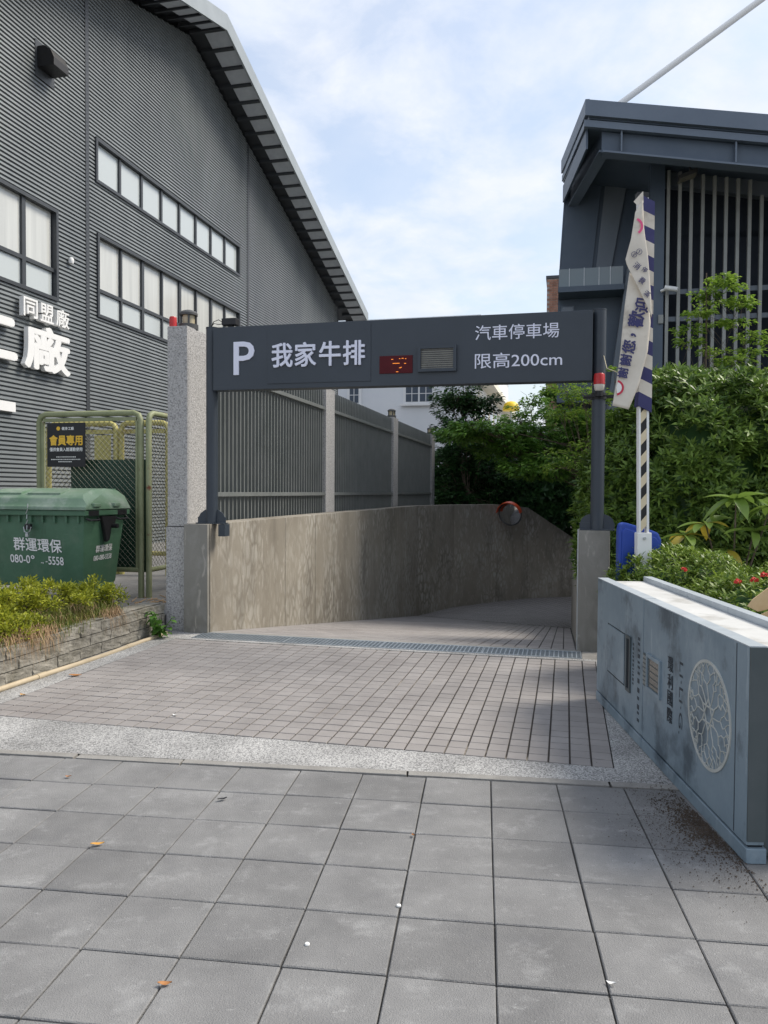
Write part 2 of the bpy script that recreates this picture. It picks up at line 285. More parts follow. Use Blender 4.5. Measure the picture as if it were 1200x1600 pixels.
# ------------------------------------------------------------------ mesh helpers
class MB:
    def __init__(self): self.v = []; self.f = []
    def add(self, vs, fs):
        o = len(self.v); self.v += [tuple(x) for x in vs]; self.f += [tuple(i+o for i in q) for q in fs]; return self
    def box(self, x0, x1, y0, y1, z0, z1):
        return self.add([(x0,y0,z0),(x1,y0,z0),(x1,y1,z0),(x0,y1,z0),(x0,y0,z1),(x1,y0,z1),(x1,y1,z1),(x0,y1,z1)],
                        [(0,3,2,1),(4,5,6,7),(0,1,5,4),(1,2,6,5),(2,3,7,6),(3,0,4,7)])
    def hexa(self, b, t):   # 4 bottom points (ccw from above), 4 top points
        return self.add(list(b)+list(t), [(0,3,2,1),(4,5,6,7),(0,1,5,4),(1,2,6,5),(2,3,7,6),(3,0,4,7)])
    def tube(self, pts, r, n=8, caps=True, r2=None):
        pts = [Vector(p) for p in pts]; rings = []; prev = None
        for i, p in enumerate(pts):
            d = (pts[min(i+1, len(pts)-1)] - pts[max(i-1, 0)]).normalized()
            if prev is None:
                a = Vector((0,0,1)) if abs(d.z) < 0.9 else Vector((1,0,0)); x = d.cross(a).normalized()
            else:
                x = (prev - d*prev.dot(d)).normalized()
            prev = x; y = d.cross(x)
            rr = r if r2 is None else r + (r2-r)*i/max(1, len(pts)-1)
            rings.append([p + (x*math.cos(2*math.pi*k/n) + y*math.sin(2*math.pi*k/n))*rr for k in range(n)])
        vs = [q for rg in rings for q in rg]; fs = []
        for i in range(len(rings)-1):
            for k in range(n):
                fs.append((i*n+k, i*n+(k+1) % n, (i+1)*n+(k+1) % n, (i+1)*n+k))
        if caps: fs += [tuple(range(n))[::-1], tuple(range((len(rings)-1)*n, len(rings)*n))]
        return self.add(vs, fs)
    def cyl(self, x, y, z0, z1, r, n=16, r2=None): return self.tube([(x,y,z0),(x,y,z1)], r, n, True, r2)
    def lathe(self, prof, x=0, y=0, n=20):
        vs = []; fs = []
        for (r, z) in prof: vs += [(x+r*math.cos(2*math.pi*k/n), y+r*math.sin(2*math.pi*k/n), z) for k in range(n)]
        for i in range(len(prof)-1):
            for k in range(n): fs.append((i*n+k, i*n+(k+1) % n, (i+1)*n+(k+1) % n, (i+1)*n+k))
        fs += [tuple(range(n))[::-1], tuple(range((len(prof)-1)*n, len(prof)*n))]
        return self.add(vs, fs)
    def prism(self, poly, axis, a, b):   # polygon of 2D points extruded along axis 'x','y','z' from a to b
        def P(p, q): return {'x': (q, p[0], p[1]), 'y': (p[0], q, p[1]), 'z': (p[0], p[1], q)}[axis]
        n = len(poly); vs = [P(p, a) for p in poly] + [P(p, b) for p in poly]
        fs = [tuple(range(n)), tuple(range(2*n-1, n-1, -1))] + [(i, i+n, (i+1) % n + n, (i+1) % n) for i in range(n)]
        return self.add(vs, fs)
    def mesh(self, name, m, bevel=0.0, smooth=False, seg=2):
        me = bpy.data.meshes.new(name); me.from_pydata(self.v, [], self.f)
        bm = bmesh.new(); bm.from_mesh(me); bmesh.ops.recalc_face_normals(bm, faces=bm.faces[:])
        if bevel:
            es = [e for e in bm.edges if len(e.link_faces) == 2 and e.calc_face_angle(0) > 0.5]
            bmesh.ops.bevel(bm, geom=es, offset=bevel, segments=seg, affect='EDGES', clamp_overlap=True, profile=0.6)
        bm.to_mesh(me); bm.free()
        me.materials.append(MATS[m] if isinstance(m, str) else m)
        if smooth:
            me.polygons.foreach_set('use_smooth', [True]*len(me.polygons)); me.set_sharp_from_angle(angle=R(40))
        return me
    def build(self, name, m, parent=None, bevel=0.0, smooth=False):
        return link(name, self.mesh(name, m, bevel, smooth), parent)
def link(name, me, parent=None, loc=None, rotz=None):
    o = bpy.data.objects.new(name, me); C.objects.link(o); o.parent = parent
    if loc is not None: o.location = loc
    if rotz is not None: o.rotation_euler = (0, 0, rotz)
    return o
def tag(o, label, cat, group=None, kind=None):
    if label: o['label'] = label
    if cat: o['category'] = cat
    if group: o['group'] = group
    if kind: o['kind'] = kind
    return o
def thing(name, label, cat, loc=(0,0,0), rotz=0.0, group=None):
    o = bpy.data.objects.new(name, None); C.objects.link(o); o.empty_display_size = 0.2
    o.location = loc; o.rotation_euler = (0,0,rotz); return tag(o, label, cat, group)
def dthing(name, label, cat, t=0, s=0, z=0, group=None): return thing(name, label, cat, fr(t, s, z), -HD, group)
def struct(o): o['kind'] = 'structure'; return o
def stuff(o): o['kind'] = 'stuff'; return o
def place_d(o, t=0, s=0, z=0): o.location = fr(t, s, z); o.rotation_euler = (0, 0, -HD); return o
def npmesh(name, V, Fq, m, smooth=False):
    V = np.asarray(V, np.float32); Fq = np.asarray(Fq, np.int32); k = Fq.shape[1]
    me = bpy.data.meshes.new(name); me.vertices.add(len(V)); me.vertices.foreach_set('co', V.ravel())
    me.loops.add(Fq.size); me.loops.foreach_set('vertex_index', Fq.ravel())
    me.polygons.add(len(Fq)); me.polygons.foreach_set('loop_start', np.arange(0, Fq.size, k, dtype=np.int32)); me.polygons.foreach_set('loop_total', np.full(len(Fq), k, np.int32))
    me.update(calc_edges=True); me.validate(); me.materials.append(MATS[m])
    if smooth: me.polygons.foreach_set('use_smooth', [True]*len(me.polygons))
    return me
def leaves(P, D, U, L, W, fold=0.25, droop=0.0):
    """one four-point leaf per row: base P, direction D, up U, length L, width W"""
    P = np.asarray(P, float); D = np.asarray(D, float); U = np.asarray(U, float)
    D /= np.linalg.norm(D, axis=1)[:, None] + 1e-9
    S = np.cross(D, U); S /= np.linalg.norm(S, axis=1)[:, None] + 1e-9
    N = np.cross(S, D)
    L = np.asarray(L).reshape(-1, 1)*np.ones((len(P), 1)); W = np.asarray(W).reshape(-1, 1)*np.ones((len(P), 1))
    mid = P + D*L*0.5
    a = P; b = mid + S*W*0.5 + N*W*fold; c = P + D*L - N*L*droop; d = mid - S*W*0.5 + N*W*fold
    V = np.stack([a, b, c, d], 1).reshape(-1, 3); F = np.arange(len(V)).reshape(-1, 4)
    return V, F
def rvec(n):
    v = rng.normal(size=(n, 3)); return v/np.linalg.norm(v, axis=1)[:, None]

_text_cache = {}
def text_geo(body, bold=0.0):
    key = (body, bold)
    if key not in _text_cache:
        c = bpy.data.curves.new('t', 'FONT'); c.body = body; c.size = 1; c.offset = bold; c.resolution_u = 3
        o = bpy.data.objects.new('t', c); C.objects.link(o); bpy.context.view_layer.update()
        me = bpy.data.meshes.new_from_object(o.evaluated_get(bpy.context.evaluated_depsgraph_get()))
        v = [tuple(x.co) for x in me.vertices]; f = [tuple(p.vertices) for p in me.polygons]
        bpy.data.objects.remove(o); bpy.data.curves.remove(c); bpy.data.meshes.remove(me)
        _text_cache[key] = (v, f)
    return _text_cache[key]
def fatten(v, f, b):
    V = []; Fc = []
    for k, (dx, dy) in enumerate(((0, 0), (1, 0), (-1, 0), (0, 1), (0, -1), (.7, .7), (-.7, .7), (.7, -.7), (-.7, -.7))):
        o = len(V); V += [(q[0]+dx*b, q[1]+dy*b, 0.00025*k) for q in v]; Fc += [tuple(i+o for i in q) for q in f]
    return V, Fc
def text_part(name, body, parent, m, org, right, up, w, h, bold=0.0, depth=0.0, label=None, shear=0.0, raw=False):
    """letters fitted into a w x h box whose lower left corner is org; right/up span the surface"""
    v, f = text_geo(body, bold if raw else 0.0)
    xs = [q[0] for q in v]; ys = [q[1] for q in v]; x0, x1, y0, y1 = min(xs), max(xs), min(ys), max(ys)
    right = Vector(right).normalized(); up = Vector(up).normalized(); nrm = right.cross(up)
    org = Vector(org)
    def P(q, k):
        a = (q[0]-x0)/(x1-x0)*w; b = (q[1]-y0)/(y1-y0)*h
        return org + right*(a + shear*b) + up*b + nrm*k
    if bold and not raw: v, f = fatten(v, f, bold)
    vs = [P(q, depth + q[2]) for q in v]; fs = list(f)
    if depth > 0.004:
        n = len(v); vs += [P(q, q[2]*0.5) for q in v]
        cnt = {}
        for q in f:
            for i in range(len(q)):
                a, b = q[i], q[(i+1) % len(q)]; cnt.setdefault((min(a, b), max(a, b)), []).append((a, b))
        for e in cnt.values():
            if len(e) == 1: a, b = e[0]; fs.append((a, a+n, b+n, b))
    me = bpy.data.meshes.new(name); me.from_pydata(vs, [], fs); me.materials.append(MATS[m])
    o = link(name, me, parent)
    if label: o['label'] = label
    return o

# ------------------------------------------------------------------ setting: ground with the ramp cutting through it
RAMP = 0.142
def zr(s): return -RAMP*max(0.0, s-7.5)
wall_pts = [fr(-3.645, 7.45), fr(-3.645, 19.25), Vector((1.93, 21.2, 0)), Vector((3.31, 22.4, 0)), Vector((4.35, 23.2, 0)), Vector((6.05, 24.1, 0)), Vector((9.5, 25.2, 0))]
inner_pts = [fr(0.126, 7.52), fr(0.126, 14.6), Vector((4.6, 16.6, 0)), Vector((6.6, 18.6, 0)), Vector((9.8, 20.2, 0))]
def offs(pts, d):
    out = []
    for i, p in enumerate(pts):
        a = (pts[min(i+1, len(pts)-1)] - pts[max(i-1, 0)]).normalized(); out.append(p + Vector((-a.y, a.x, 0))*d)
    return out
hole = [fr(-3.70, 7.50)] + offs(wall_pts, 0.15)[1:] + [Vector((9.9, 20.2, 0))] + offs(inner_pts, -0.1)[::-1][1:-1] + [fr(0.2, 7.50)]
outer = [Vector((-900, -60, 0)), Vector((900, -60, 0)), Vector((900, 1200, 0)), Vector((-900, 1200, 0))]
tris = tessellate_polygon([[Vector((p.x, p.y, 0)) for p in outer], [Vector((p.x, p.y, 0)) for p in hole]])
allp = outer + hole
me = bpy.data.meshes.new('ground'); me.from_pydata([(p.x, p.y, -0.045) for p in allp], [], [tuple(t) for t in tris]); me.materials.append(MATS['ground'])
bm = bmesh.new(); bm.from_mesh(me); bmesh.ops.recalc_face_normals(bm, faces=bm.faces[:])
for f in bm.faces:
    if f.normal.z < 0: f.normal_flip()
bm.to_mesh(me); bm.free()
struct(link('ground', me))

# pavement of concrete slabs
pave = struct(link('pavement', MB().box(-6.2, 6.2, -1.2, 4.0, -0.044, -0.012).mesh('pavement', 'joint'), None, (0,0,0), -HP))
PIT = 0.336
def slab_mesh(k, sx, sy, h=0.03, ch=0.0035):
    m = MB(); x, y = sx/2, sy/2
    j = [random.uniform(-0.0012, 0.0012) for _ in range(8)]
    ring0 = [(-x+j[0],-y+j[1],-h),(x+j[2],-y+j[3],-h),(x+j[4],y+j[5],-h),(-x+j[6],y+j[7],-h)]
    ring1 = [(a, b, -ch) for a, b, _ in ring0]; ring2 = [(a*(1-ch/x), b*(1-ch/y), 0) for a, b, _ in ring0]
    m.add(ring0+ring1+ring2, [(8,9,10,11)] + [(i, (i+1) % 4, (i+1) % 4+4, i+4) for i in range(4)] + [(i+4, (i+1) % 4+4, (i+1) % 4+8, i+8) for i in range(4)])
    return m.mesh(k, 'slab')
slabs = [slab_mesh('slab', PIT-0.0062, PIT-0.0095) for _ in range(5)]
for i in range(-13, 10):
    for j in range(9):
        o = link('slab', random.choice(slabs), pave, (0.055 + (i+0.5)*PIT, 4.0 - (j+0.5)*PIT*0.993 - 0.004, random.uniform(-0.0018, 0.0012)))
        o.rotation_euler = (random.uniform(-0.005, 0.005), random.uniform(-0.005, 0.005), random.uniform(-0.004, 0.004) + random.choice((0, math.pi)))
# narrow concrete kerb strip at the back of the pavement, cracked into lengths
kerb = struct(link('kerb', MB().box(-6.2, 6.2, 4.004, 4.075, -0.044, -0.016).mesh('kerb', 'joint'), None, (0,0,0), -HP))
x = -6.2
for L in [2.6, 1.35, 0.62, 1.25, 1.05, 0.95, 0.62, 1.4, 2.2]:
    m = MB(); k = 5; xs = [x + L*i/k for i in range(k+1)]
    top = [(q, 4.006+random.uniform(0, .003), 0.0) for q in xs] + [(q, 4.072-random.uniform(0, .006), 0.0) for q in xs[::-1]]
    top[0] = (x+0.004, 4.008, 0); top[k] = (x+L-random.uniform(0.003, .012), 4.008, 0); top[k+1] = (x+L-0.006-random.uniform(0,.015), 4.07, 0)
    m.prism([(p[0], p[1]) for p in top], 'z', -0.03, random.uniform(-0.001, 0.004))
    m.build('kerb_stone', 'kerb', kerb, bevel=0.004)
    x += L

# washed pebble margin round the pavers
def kerb_s(t):   # s of the kerb's back edge at lateral t
    d = HD-HP; return (4.076 + t*math.sin(d))/math.cos(d)
m = MB()
m.add([(-4.30, kerb_s(-4.30), 0), (1.2, kerb_s(1.2), 0), (1.2, 4.332, 0), (-4.30, 4.332, 0)], [(0,1,2,3)])
m.add([(-4.30, 4.332, 0), (-3.832, 4.332, 0), (-3.832, 7.13, 0), (-4.30, 7.13, 0)], [(0,1,2,3)])
m.add([(0.277, 4.332, 0), (1.2, 4.332, 0), (1.2, 7.13, 0), (0.277, 7.13, 0)], [(0,1,2,3)])
m.add([(-3.832, 7.052, 0), (0.277, 7.052, 0), (0.277, 7.13, 0), (-3.832, 7.13, 0)], [(0,1,2,3)])
struct(place_d(m.build('pebble_margin', 'pebble'), 0, 0, -0.002))
# driveway of small square pavers
drive = struct(place_d(MB().add([(-3.83, 4.33, 0), (0.275, 4.33, 0), (0.275, 7.05, 0), (-3.83, 7.05, 0)], [(0,1,2,3)]).build('driveway', 'paver_joint'), 0, 0, -0.0075))
PP = 0.1173
def paver_parts(sx, sy, h=0.012, ch=0.0022):
    x, y = sx/2, sy/2
    r0 = [(-x,-y,-h),(x,-y,-h),(x,y,-h),(-x,y,-h)]; r1 = [(a,b,-ch) for a,b,_ in r0]; r2 = [(a-math.copysign(ch,a), b-math.copysign(ch,b), 0) for a,b,_ in r0]
    return r0+r1+r2, [(8,9,10,11)] + [(i,(i+1)%4,(i+1)%4+4,i+4) for i in range(4)] + [(i+4,(i+1)%4+4,(i+1)%4+8,i+8) for i in range(4)]
pv, pf = paver_parts(PP-0.0100, PP-0.0090)
m = MB(); m.add(pv, pf); pav_me = m.mesh('paver', 'paver')
rest = MB(); cnt = 0
cells = []
for j in range(23):
    for i in range(35):
        cells.append((-3.83 + (i+0.5)*PP, 4.335 + (j+0.5)*PP, i, j))
def in_left(t, s): return True
cells.sort(key=lambda c: fr(c[0], c[1]).length)
for (t, s, i, j) in cells:
    P = fr(t, s); px = P.x/P.y
    dz = 0.0075+0.004*noise.noise(Vector((t*1.1, s*1.1, 3))) + random.uniform(-0.001, 0.001)
    if cnt < 300 and abs(px) < 0.52:
        o = link('paver', pav_me, drive, (t, s, dz+0.001)); o.rotation_euler = (random.uniform(-.006,.006), random.uniform(-.006,.006), random.uniform(-.006,.006)); cnt += 1
    else:
        a = random.uniform(-.006,.006); ca, sa = math.cos(a), math.sin(a)
        rest.add([(t+p[0]*ca-p[1]*sa, s+p[0]*sa+p[1]*ca, dz+p[2]) for p in pv], pf)
stuff(rest.build('far_pavers', 'paver_joined', drive))

# drain with two steel grates
dr = dthing('drain_channel', 'long steel grated drain across the driveway below the gate sign', 'drain', 0, 0, 0)
m = MB(); m.box(-3.70, 0.16, 7.14, 7.44, -0.10, -0.045); m.build('channel_bed', 'void', dr)
MB().box(-3.70, 0.16, 7.135, 7.15, -0.06, 0.002).build('frame_rail', 'drain_steel', dr); MB().box(-3.70, 0.16, 7.425, 7.44, -0.06, 0.002).build('frame_rail', 'drain_steel', dr)
for a, b in [(-3.70, -2.72), (-2.715, -1.735), (-1.73, -0.75), (-0.745, 0.16)]:
    m = MB()
    n = int((b-a)/0.04)
    for k in range(n+1): x = a+0.004 + (b-a-0.008)*k/n; m.box(x-0.005, x+0.005, 7.152, 7.423, -0.006, 0.0)
    for k in range(7): y = 7.157+0.262*k/6; m.box(a+0.002, b-0.002, y-0.005, y+0.005, -0.005, 0.0012)
    stuff(m.build('grate', 'drain_steel', dr))
struct(place_d(MB().box(-3.9, 0.16, 7.445, 7.53, -0.06, -0.002).build('drain_kerb', 'kerb')))
struct(place_d(MB().box(0.165, 1.2, 7.10, 7.51, -0.06, -0.006).build('gate_footing', 'kerb')))
struct(place_d(MB().box(-4.3, -3.705, 7.10, 7.44, -0.06, -0.006).build('wall_footing', 'pebble')))

# ramp: joint bed, pavers, then the turn
rb = MB(); rb.add([fr(-3.65, 7.53, -0.012), fr(0.13, 7.53, -0.012), fr(0.13, 14.6, zr(14.6)-0.012), fr(-3.65, 19.25, zr(19.25)-0.012)], [(0,1,2,3)])
ramp = struct(rb.build('ramp', 'joint'))
m = MB(); j = 0; s = 7.54
while s < 19.2:
    i = 0; t = -3.64
    while t < 0.12:
        tc, sc_ = t+PP/2, s+PP/2
        if t+PP < 0.13 and sc_ < 14.5 + (0.13-tc)*(19.25-14.6)/3.78 - 0.02:
            dz = random.uniform(-0.0008, 0.0008)
            m.add([tuple(fr(tc+p[0], sc_+p[1], zr(sc_+p[1]) + p[2] + dz)) for p in pv], pf)
        t += PP
    s += PP*1.0
stuff(m.build('ramp_pavers', 'paver_joined', ramp))
# the turn at the foot of the ramp: rows of pavers that follow the bend
def ramp_turn():
    seam_a, seam_b = Vector((*fr(-3.645, 19.25).xy, zr(19.25))), Vector((*fr(0.126, 14.6).xy, zr(14.6)))
    out = [seam_a, Vector((1.93, 21.2, -1.69)), Vector((3.31, 22.4, -1.70)), Vector((4.35, 23.2, -1.71)), Vector((6.05, 24.1, -1.76)), Vector((9.5, 25.2, -1.95))]
    inn = [seam_b, Vector((4.1, 15.9, -1.25)), Vector((4.6, 16.6, -1.40)), Vector((5.4, 17.6, -1.52)), Vector((6.6, 18.6, -1.62)), Vector((9.8, 20.2, -1.9))]
    N = 22
    bed = MB(); pv_ = MB()
    for a in range(len(out)-1):
        steps = max(2, int((out[a+1]-out[a]).length/0.24))
        for k in range(steps):
            f0, f1 = k/steps, (k+1)/steps
            o0, o1 = out[a].lerp(out[a+1], f0), out[a].lerp(out[a+1], f1); i0, i1 = inn[a].lerp(inn[a+1], f0), inn[a].lerp(inn[a+1], f1)
            bed.add([o0-Vector((0,0,.012)), o1-Vector((0,0,.012)), i1-Vector((0,0,.012)), i0-Vector((0,0,.012))], [(0,1,2,3)])
            for q in range(N*2):
                g0, g1 = q/(N*2)+0.0014, (q+1)/(N*2)-0.0014
                e0, e1 = 0.03, 0.97
                def W(e, g): return o0.lerp(o1, e).lerp(i0.lerp(i1, e), g)
                pv_.add([W(e0,g0), W(e1,g0), W(e1,g1), W(e0,g1)], [(0,1,2,3)])
    struct(bed.build('ramp_turn', 'joint')); o = bpy.data.objects['ramp_turn']
    stuff(pv_.build('turn_pavers', 'ramp_floor', o))
ramp_turn()

# yard behind the planter, planting bed on the right
yard = struct(place_d(MB().box(-10.6, -4.36, 7.42, 36, -0.05, 0.10).build('yard', 'ground')))
struct(place_d(MB().box(-10.6, -4.36, 3.5, 7.416, -0.05, 0.06).build('planter_base', 'ground')))
soil_l = struct(place_d(MB().box(-6.6, -4.36, 3.95, 7.0, 0.062, 0.22).build('planter_soil', 'soil')))
bed = MB()
bp_ = [Vector((1.95, 2.2, 0)), Vector((14, 2.2, 0)), Vector((14, 15.4, 0)), Vector((5.0, 15.6, 0)), fr(0.42, 14.4), fr(0.42, 7.55), Vector((2.05, 7.0, 0)), Vector((1.95, 6.2, 0))]
bed.prism([(p.x, p.y) for p in bp_], 'z', -0.04, 0.09); struct(bed.build('planting_bed', 'soil'))

# ------------------------------------------------------------------ curved retaining wall beside the ramp
TOP = 1.145
wall = dthing('retaining_wall', 'stained concrete retaining wall curving down along the ramp', 'wall')
inv = Matrix.Rotation(HD, 4, 'Z')
def wpanel(a, b, za, zb, ta, tb, name='concrete_panel', mat='concrete', th=0.28, gap=0.011):
    a, b = Vector((a.x, a.y, 0)), Vector((b.x, b.y, 0)); d = (b-a).normalized(); n = Vector((-d.y, d.x, 0)); a2, b2 = a+d*gap/2, b-d*gap/2
    m = MB(); m.hexa([inv @ Vector((*p.xy, z)) for p, z in ((a2, za-.3), (b2, zb-.3), (b2+n*th, zb-.3), (a2+n*th, za-.3))], [inv @ Vector((*p.xy, z)) for p, z in ((a2, ta), (b2, tb), (b2+n*th, tb), (a2+n*th, ta))])
    return m.build(name, mat, wall, bevel=0.006)
js = [7.45, 9.69, 10.96, 11.91, 14.10, 16.39, 19.25]
for a, b in zip(js[:-1], js[1:]): wpanel(fr(-3.645, a), fr(-3.645, b), zr(a), zr(b), TOP, TOP)
lowz = [-1.68, -1.70, -1.71, -1.72, -1.78, -1.95]
tops = [TOP, TOP, TOP, 1.04, 0.02, -0.9]
wp2 = wall_pts[1:]
for k in range(len(wp2)-1): wpanel(wp2[k], wp2[k+1], lowz[k], lowz[k+1], tops[k], tops[k+1])
m = MB(); m.box(-3.922, -3.651, 7.402, 7.447, -0.05, TOP-0.002); m.build('wall_end', 'concrete_grey', wall, bevel=0.004)
# right hand gate pier and the low inner wall behind it
pier = dthing('gate_pier', 'square concrete pier under the right gate post', 'pier', 0.126, 7.50, 0)
MB().box(0, 0.285, 0.0, 0.30, -0.06, 1.148).build('shaft', 'concrete_grey', pier, bevel=0.012)
MB().box(-0.012, -0.001, 0.03, 0.055, 0.0, 1.15).build('edge_strip', 'steel', pier)  # bright strip put in for the sunlit sliver of the inner wall's face
MB().box(-0.02, 0.03, 0.05, 0.12, 0.86, 0.95).build('reader_box', 'black_plastic', pier, bevel=0.004)
iw = thing('inner_wall', 'low concrete wall on the inner side of the ramp behind the pier', 'wall', (0,0,0))
ip = [fr(0.131, 7.805)] + inner_pts[1:]
zi = [zr(7.8), zr(14.6), -1.40, -1.62, -1.9]; zt = [0.55, 0.35, 0.3, 0.3, 0.3]
for k in range(len(ip)-1):
    a, b = ip[k], ip[k+1]; d = (b-a).normalized(); n = Vector((d.y, -d.x, 0))*0.2; g = d*0.003
    m = MB(); m.hexa([Vector((*p.xy, z)) for p, z in ((a+g, zi[k]-.3), (a+g+n, zi[k]-.3), (b-g+n, zi[k+1]-.3), (b-g, zi[k+1]-.3))], [Vector((*p.xy, z)) for p, z in ((a+g, zt[k]), (a+g+n, zt[k]), (b-g+n, zt[k+1]), (b-g, zt[k+1]))])
    m.build('concrete_panel', 'concrete_grey', iw)

# ------------------------------------------------------------------ granite pillars with lamps, louvre fence between them
PZ = 3.25
pil_s = [7.50, 12.42, 17.65, 22.98]
pil_lab = ['tall rough granite pillar left of the parking sign, nearest to the camera', 'granite fence pillar seen under the middle of the parking sign', 'granite fence pillar with a black lamp, third from the camera', 'farthest granite fence pillar, beside the dark tree']
lamp_lab = ['round grey lantern on top of the nearest granite pillar, beside a red beacon', None, 'small black lantern on the third granite pillar under the sign', 'small lantern on the farthest granite pillar by the tree']
for k, s in enumerate(pil_s):
    t = dthing('granite_pillar', pil_lab[k], 'pillar', -4.05, s, 0, 'granite pillars of the fence')
    w = 0.115 if k == 0 else 0.10; d = 0.52 if k == 0 else 0.5
    z0 = -0.04 if k == 0 else TOP-0.3 if False else 0.0
    if k == 0:
        MB().box(-w-0.012, w+0.012, -0.012, d+0.05, z0, 1.105).build('base_block', 'granite', t, bevel=0.006)
        MB().box(-w, w, 0.0, d, 1.115, PZ).build('shaft', 'granite', t, bevel=0.006)
        MB().box(-w-0.004, w+0.004, -0.004, d+0.004, 1.104, 1.116).build('joint_band', 'joint', t)
    else:
        MB().box(-w, w, 0.0, d, 0.0, PZ).build('shaft', 'granite', t, bevel=0.006)
    if lamp_lab[k] is None: continue
    lp = dthing('lantern', lamp_lab[k], 'lantern', -4.05 + (0.02 if k == 0 else 0), s+0.22, PZ, 'lanterns on the pillars')
    sc_ = 1.0
    MB().lathe([(0.105, 0), (0.105, 0.055), (0.09, 0.06)], n=20).build('base_ring', 'lamp_case', lp, smooth=True)
    MB().lathe([(0.066, 0.06), (0.066, 0.155)], n=20).build('lamp_glass', 'lamp_glass', lp, smooth=True)
    for q in range(4):
        a = q*math.pi/2+0.5; MB().cyl(0.078*math.cos(a), 0.078*math.sin(a), 0.058, 0.16, 0.012, 8).build('cage_bar', 'lamp_case', lp, smooth=True)
    MB().lathe([(0.098, 0.155), (0.098, 0.178), (0.08, 0.198), (0.045, 0.212), (0.0005, 0.216)], n=20).build('cap', 'lamp_case', lp, smooth=True)
b = dthing('beacon', 'small red beacon on the front edge of the nearest granite pillar', 'beacon', -4.13, 7.56, PZ)
MB().lathe([(0.040, 0), (0.040, 0.1), (0.034, 0.112), (0.0005, 0.114)], n=16).build('red_lens', 'beacon_red', b, smooth=True)
blade = MB(); a = R(32); ca, sa = math.cos(a), math.sin(a)
pts = [(-0.062, -0.0035), (0.062, -0.0035), (0.062, 0.0035), (-0.062, 0.0035)]
blade.box(-0.06, 0.042, -0.013, 0.013, 0.95, 3.23)
blade_me = blade.mesh('slat', 'fence_paint')
edge_lab = ['dark grey louvred fence panel right behind the left gate post', 'dark grey louvred fence panel between the second and third granite pillars', 'farthest dark grey louvred fence panel on the wall']
for k in range(3):
    s0, s1 = pil_s[k] + 0.5 + (0.05 if k == 0 else 0.0), pil_s[k+1]
    f = dthing('louvre_fence', edge_lab[k], 'fence', -4.04, s0, 0, 'louvre fence panels on the ramp wall')
    L = s1-s0-0.02; n = int(L/0.112)
    for i in range(n): link('slat', blade_me, f, (0.0, 0.06+i*(L-0.08)/(n-1), 0))
    for z in (1.455, 2.895):
        MB().box(0.045, 0.085, 0.015, L, z-0.026, z+0.026).build('rail', 'fence_paint', f, bevel=0.003)
# ------------------------------------------------------------------ parking gate sign on two posts
gate = dthing('parking_gate_sign', 'dark grey overhead parking sign beam on two round posts', 'gate sign', 0, 0, 0)
MB().box(-3.61, 0.228, 7.45, 7.60, 2.548, 3.203).build('beam', 'gate_paint', gate, bevel=0.004)
MB().box(-3.00, -1.905, 7.443, 7.4495, 2.600, 3.185).build('name_panel', 'gate_paint', gate, bevel=0.002)
for t, z1, nm in ((-3.675, 3.215, 'post'), (0.292, 3.215, 'post')):
    MB().cyl(t, 7.56, TOP, z1, 0.062, 24).build('post', 'gate_paint', gate, smooth=True)
    MB().cyl(t, 7.56, z1+0.0005, z1+0.012, 0.064, 24).build('post_cap', 'gate_paint', gate, smooth=True)
    MB().box(t-0.16, t+0.16, 7.55, 7.562, TOP, TOP+0.07).box(t-0.16, t+0.16, 7.50, 7.62, TOP+0.0005, TOP+0.012).build('base_plate', 'gate_paint', gate)
    if t < -1: poly = [(t-0.15, TOP+.07), (t+0.15, TOP+.07), (t+0.13, TOP+0.11), (t+0.075, TOP+0.15), (t-0.075, TOP+0.15), (t-0.13, TOP+0.11)]
    else: poly = [(t-0.155, TOP+.0705), (t+0.155, TOP+.0705)] + [(t+0.155*math.cos(q*math.pi/8), TOP+.0705+0.095*math.sin(q*math.pi/8)) for q in range(1, 8)]
    MB().prism(poly, 'y', 7.5505, 7.561).build('gusset', 'gate_paint', gate)
MB().box(-3.625+0.05, -3.62+0.12, 7.50, 7.62, TOP-0.13, TOP-0.003).build('wall_bracket', 'gate_paint', gate)
MB().box(0.15, 0.45, 7.488, 7.50, 2.40, 2.415).build('clamp', 'black_plastic', gate); MB().box(0.15, 0.45, 7.622, 7.634, 2.40, 2.415).build('clamp', 'black_plastic', gate)
MB().cyl(0.292, 7.56, 2.38, 2.44, 0.072, 20).build('clamp_ring', 'black_plastic', gate, smooth=True)
Rt, Up = (1, 0, 0), (0, 0, 1)
yf = 7.4495
text_part('letter', 'P', gate, 'letter_lilac', (-3.37, yf, 2.703), Rt, Up, 0.222, 0.335, 0.008, 0.012)
for ch, a, b in (('我', -2.945, -2.725), ('家', -2.695, -2.475), ('牛', -2.435, -2.215), ('排', -2.185, -1.965)):
    text_part('letter', ch, gate, 'letter_lilac', (a, yf-0.0065, 2.765), Rt, Up, b-a, 0.24, 0.016, 0.018)
text_part('lettering', '汽車停車場', gate, 'letter_lilac', (-0.868, yf, 2.960), Rt, Up, 0.79, 0.142, 0.004, 0.003)
text_part('lettering', '限高200cm', gate, 'letter_lilac', (-0.868, yf, 2.690), Rt, Up, 0.82, 0.145, 0.004, 0.003)
led = MB().box(-1.815, -1.48, 7.440, 7.4495, 2.668, 2.842).build('led_display', 'led_red', gate, bevel=0.003)
m = MB()
for (u, v, w) in ((0.12,.135,.02),(0.2,.14,.012),(0.225,.142,.02),(0.26,.138,.012),(0.135,.095,.07),(0.25,.092,.02),(0.2,.05,.02),(0.215,.055,.012),(0.17,.012,.022)):
    m.box(-1.815+u, -1.815+u+w, 7.4385, 7.4397, 2.668+v, 2.668+v+0.0055)
stuff(m.build('lit_dots', 'led_amber', led))
fx = MB()
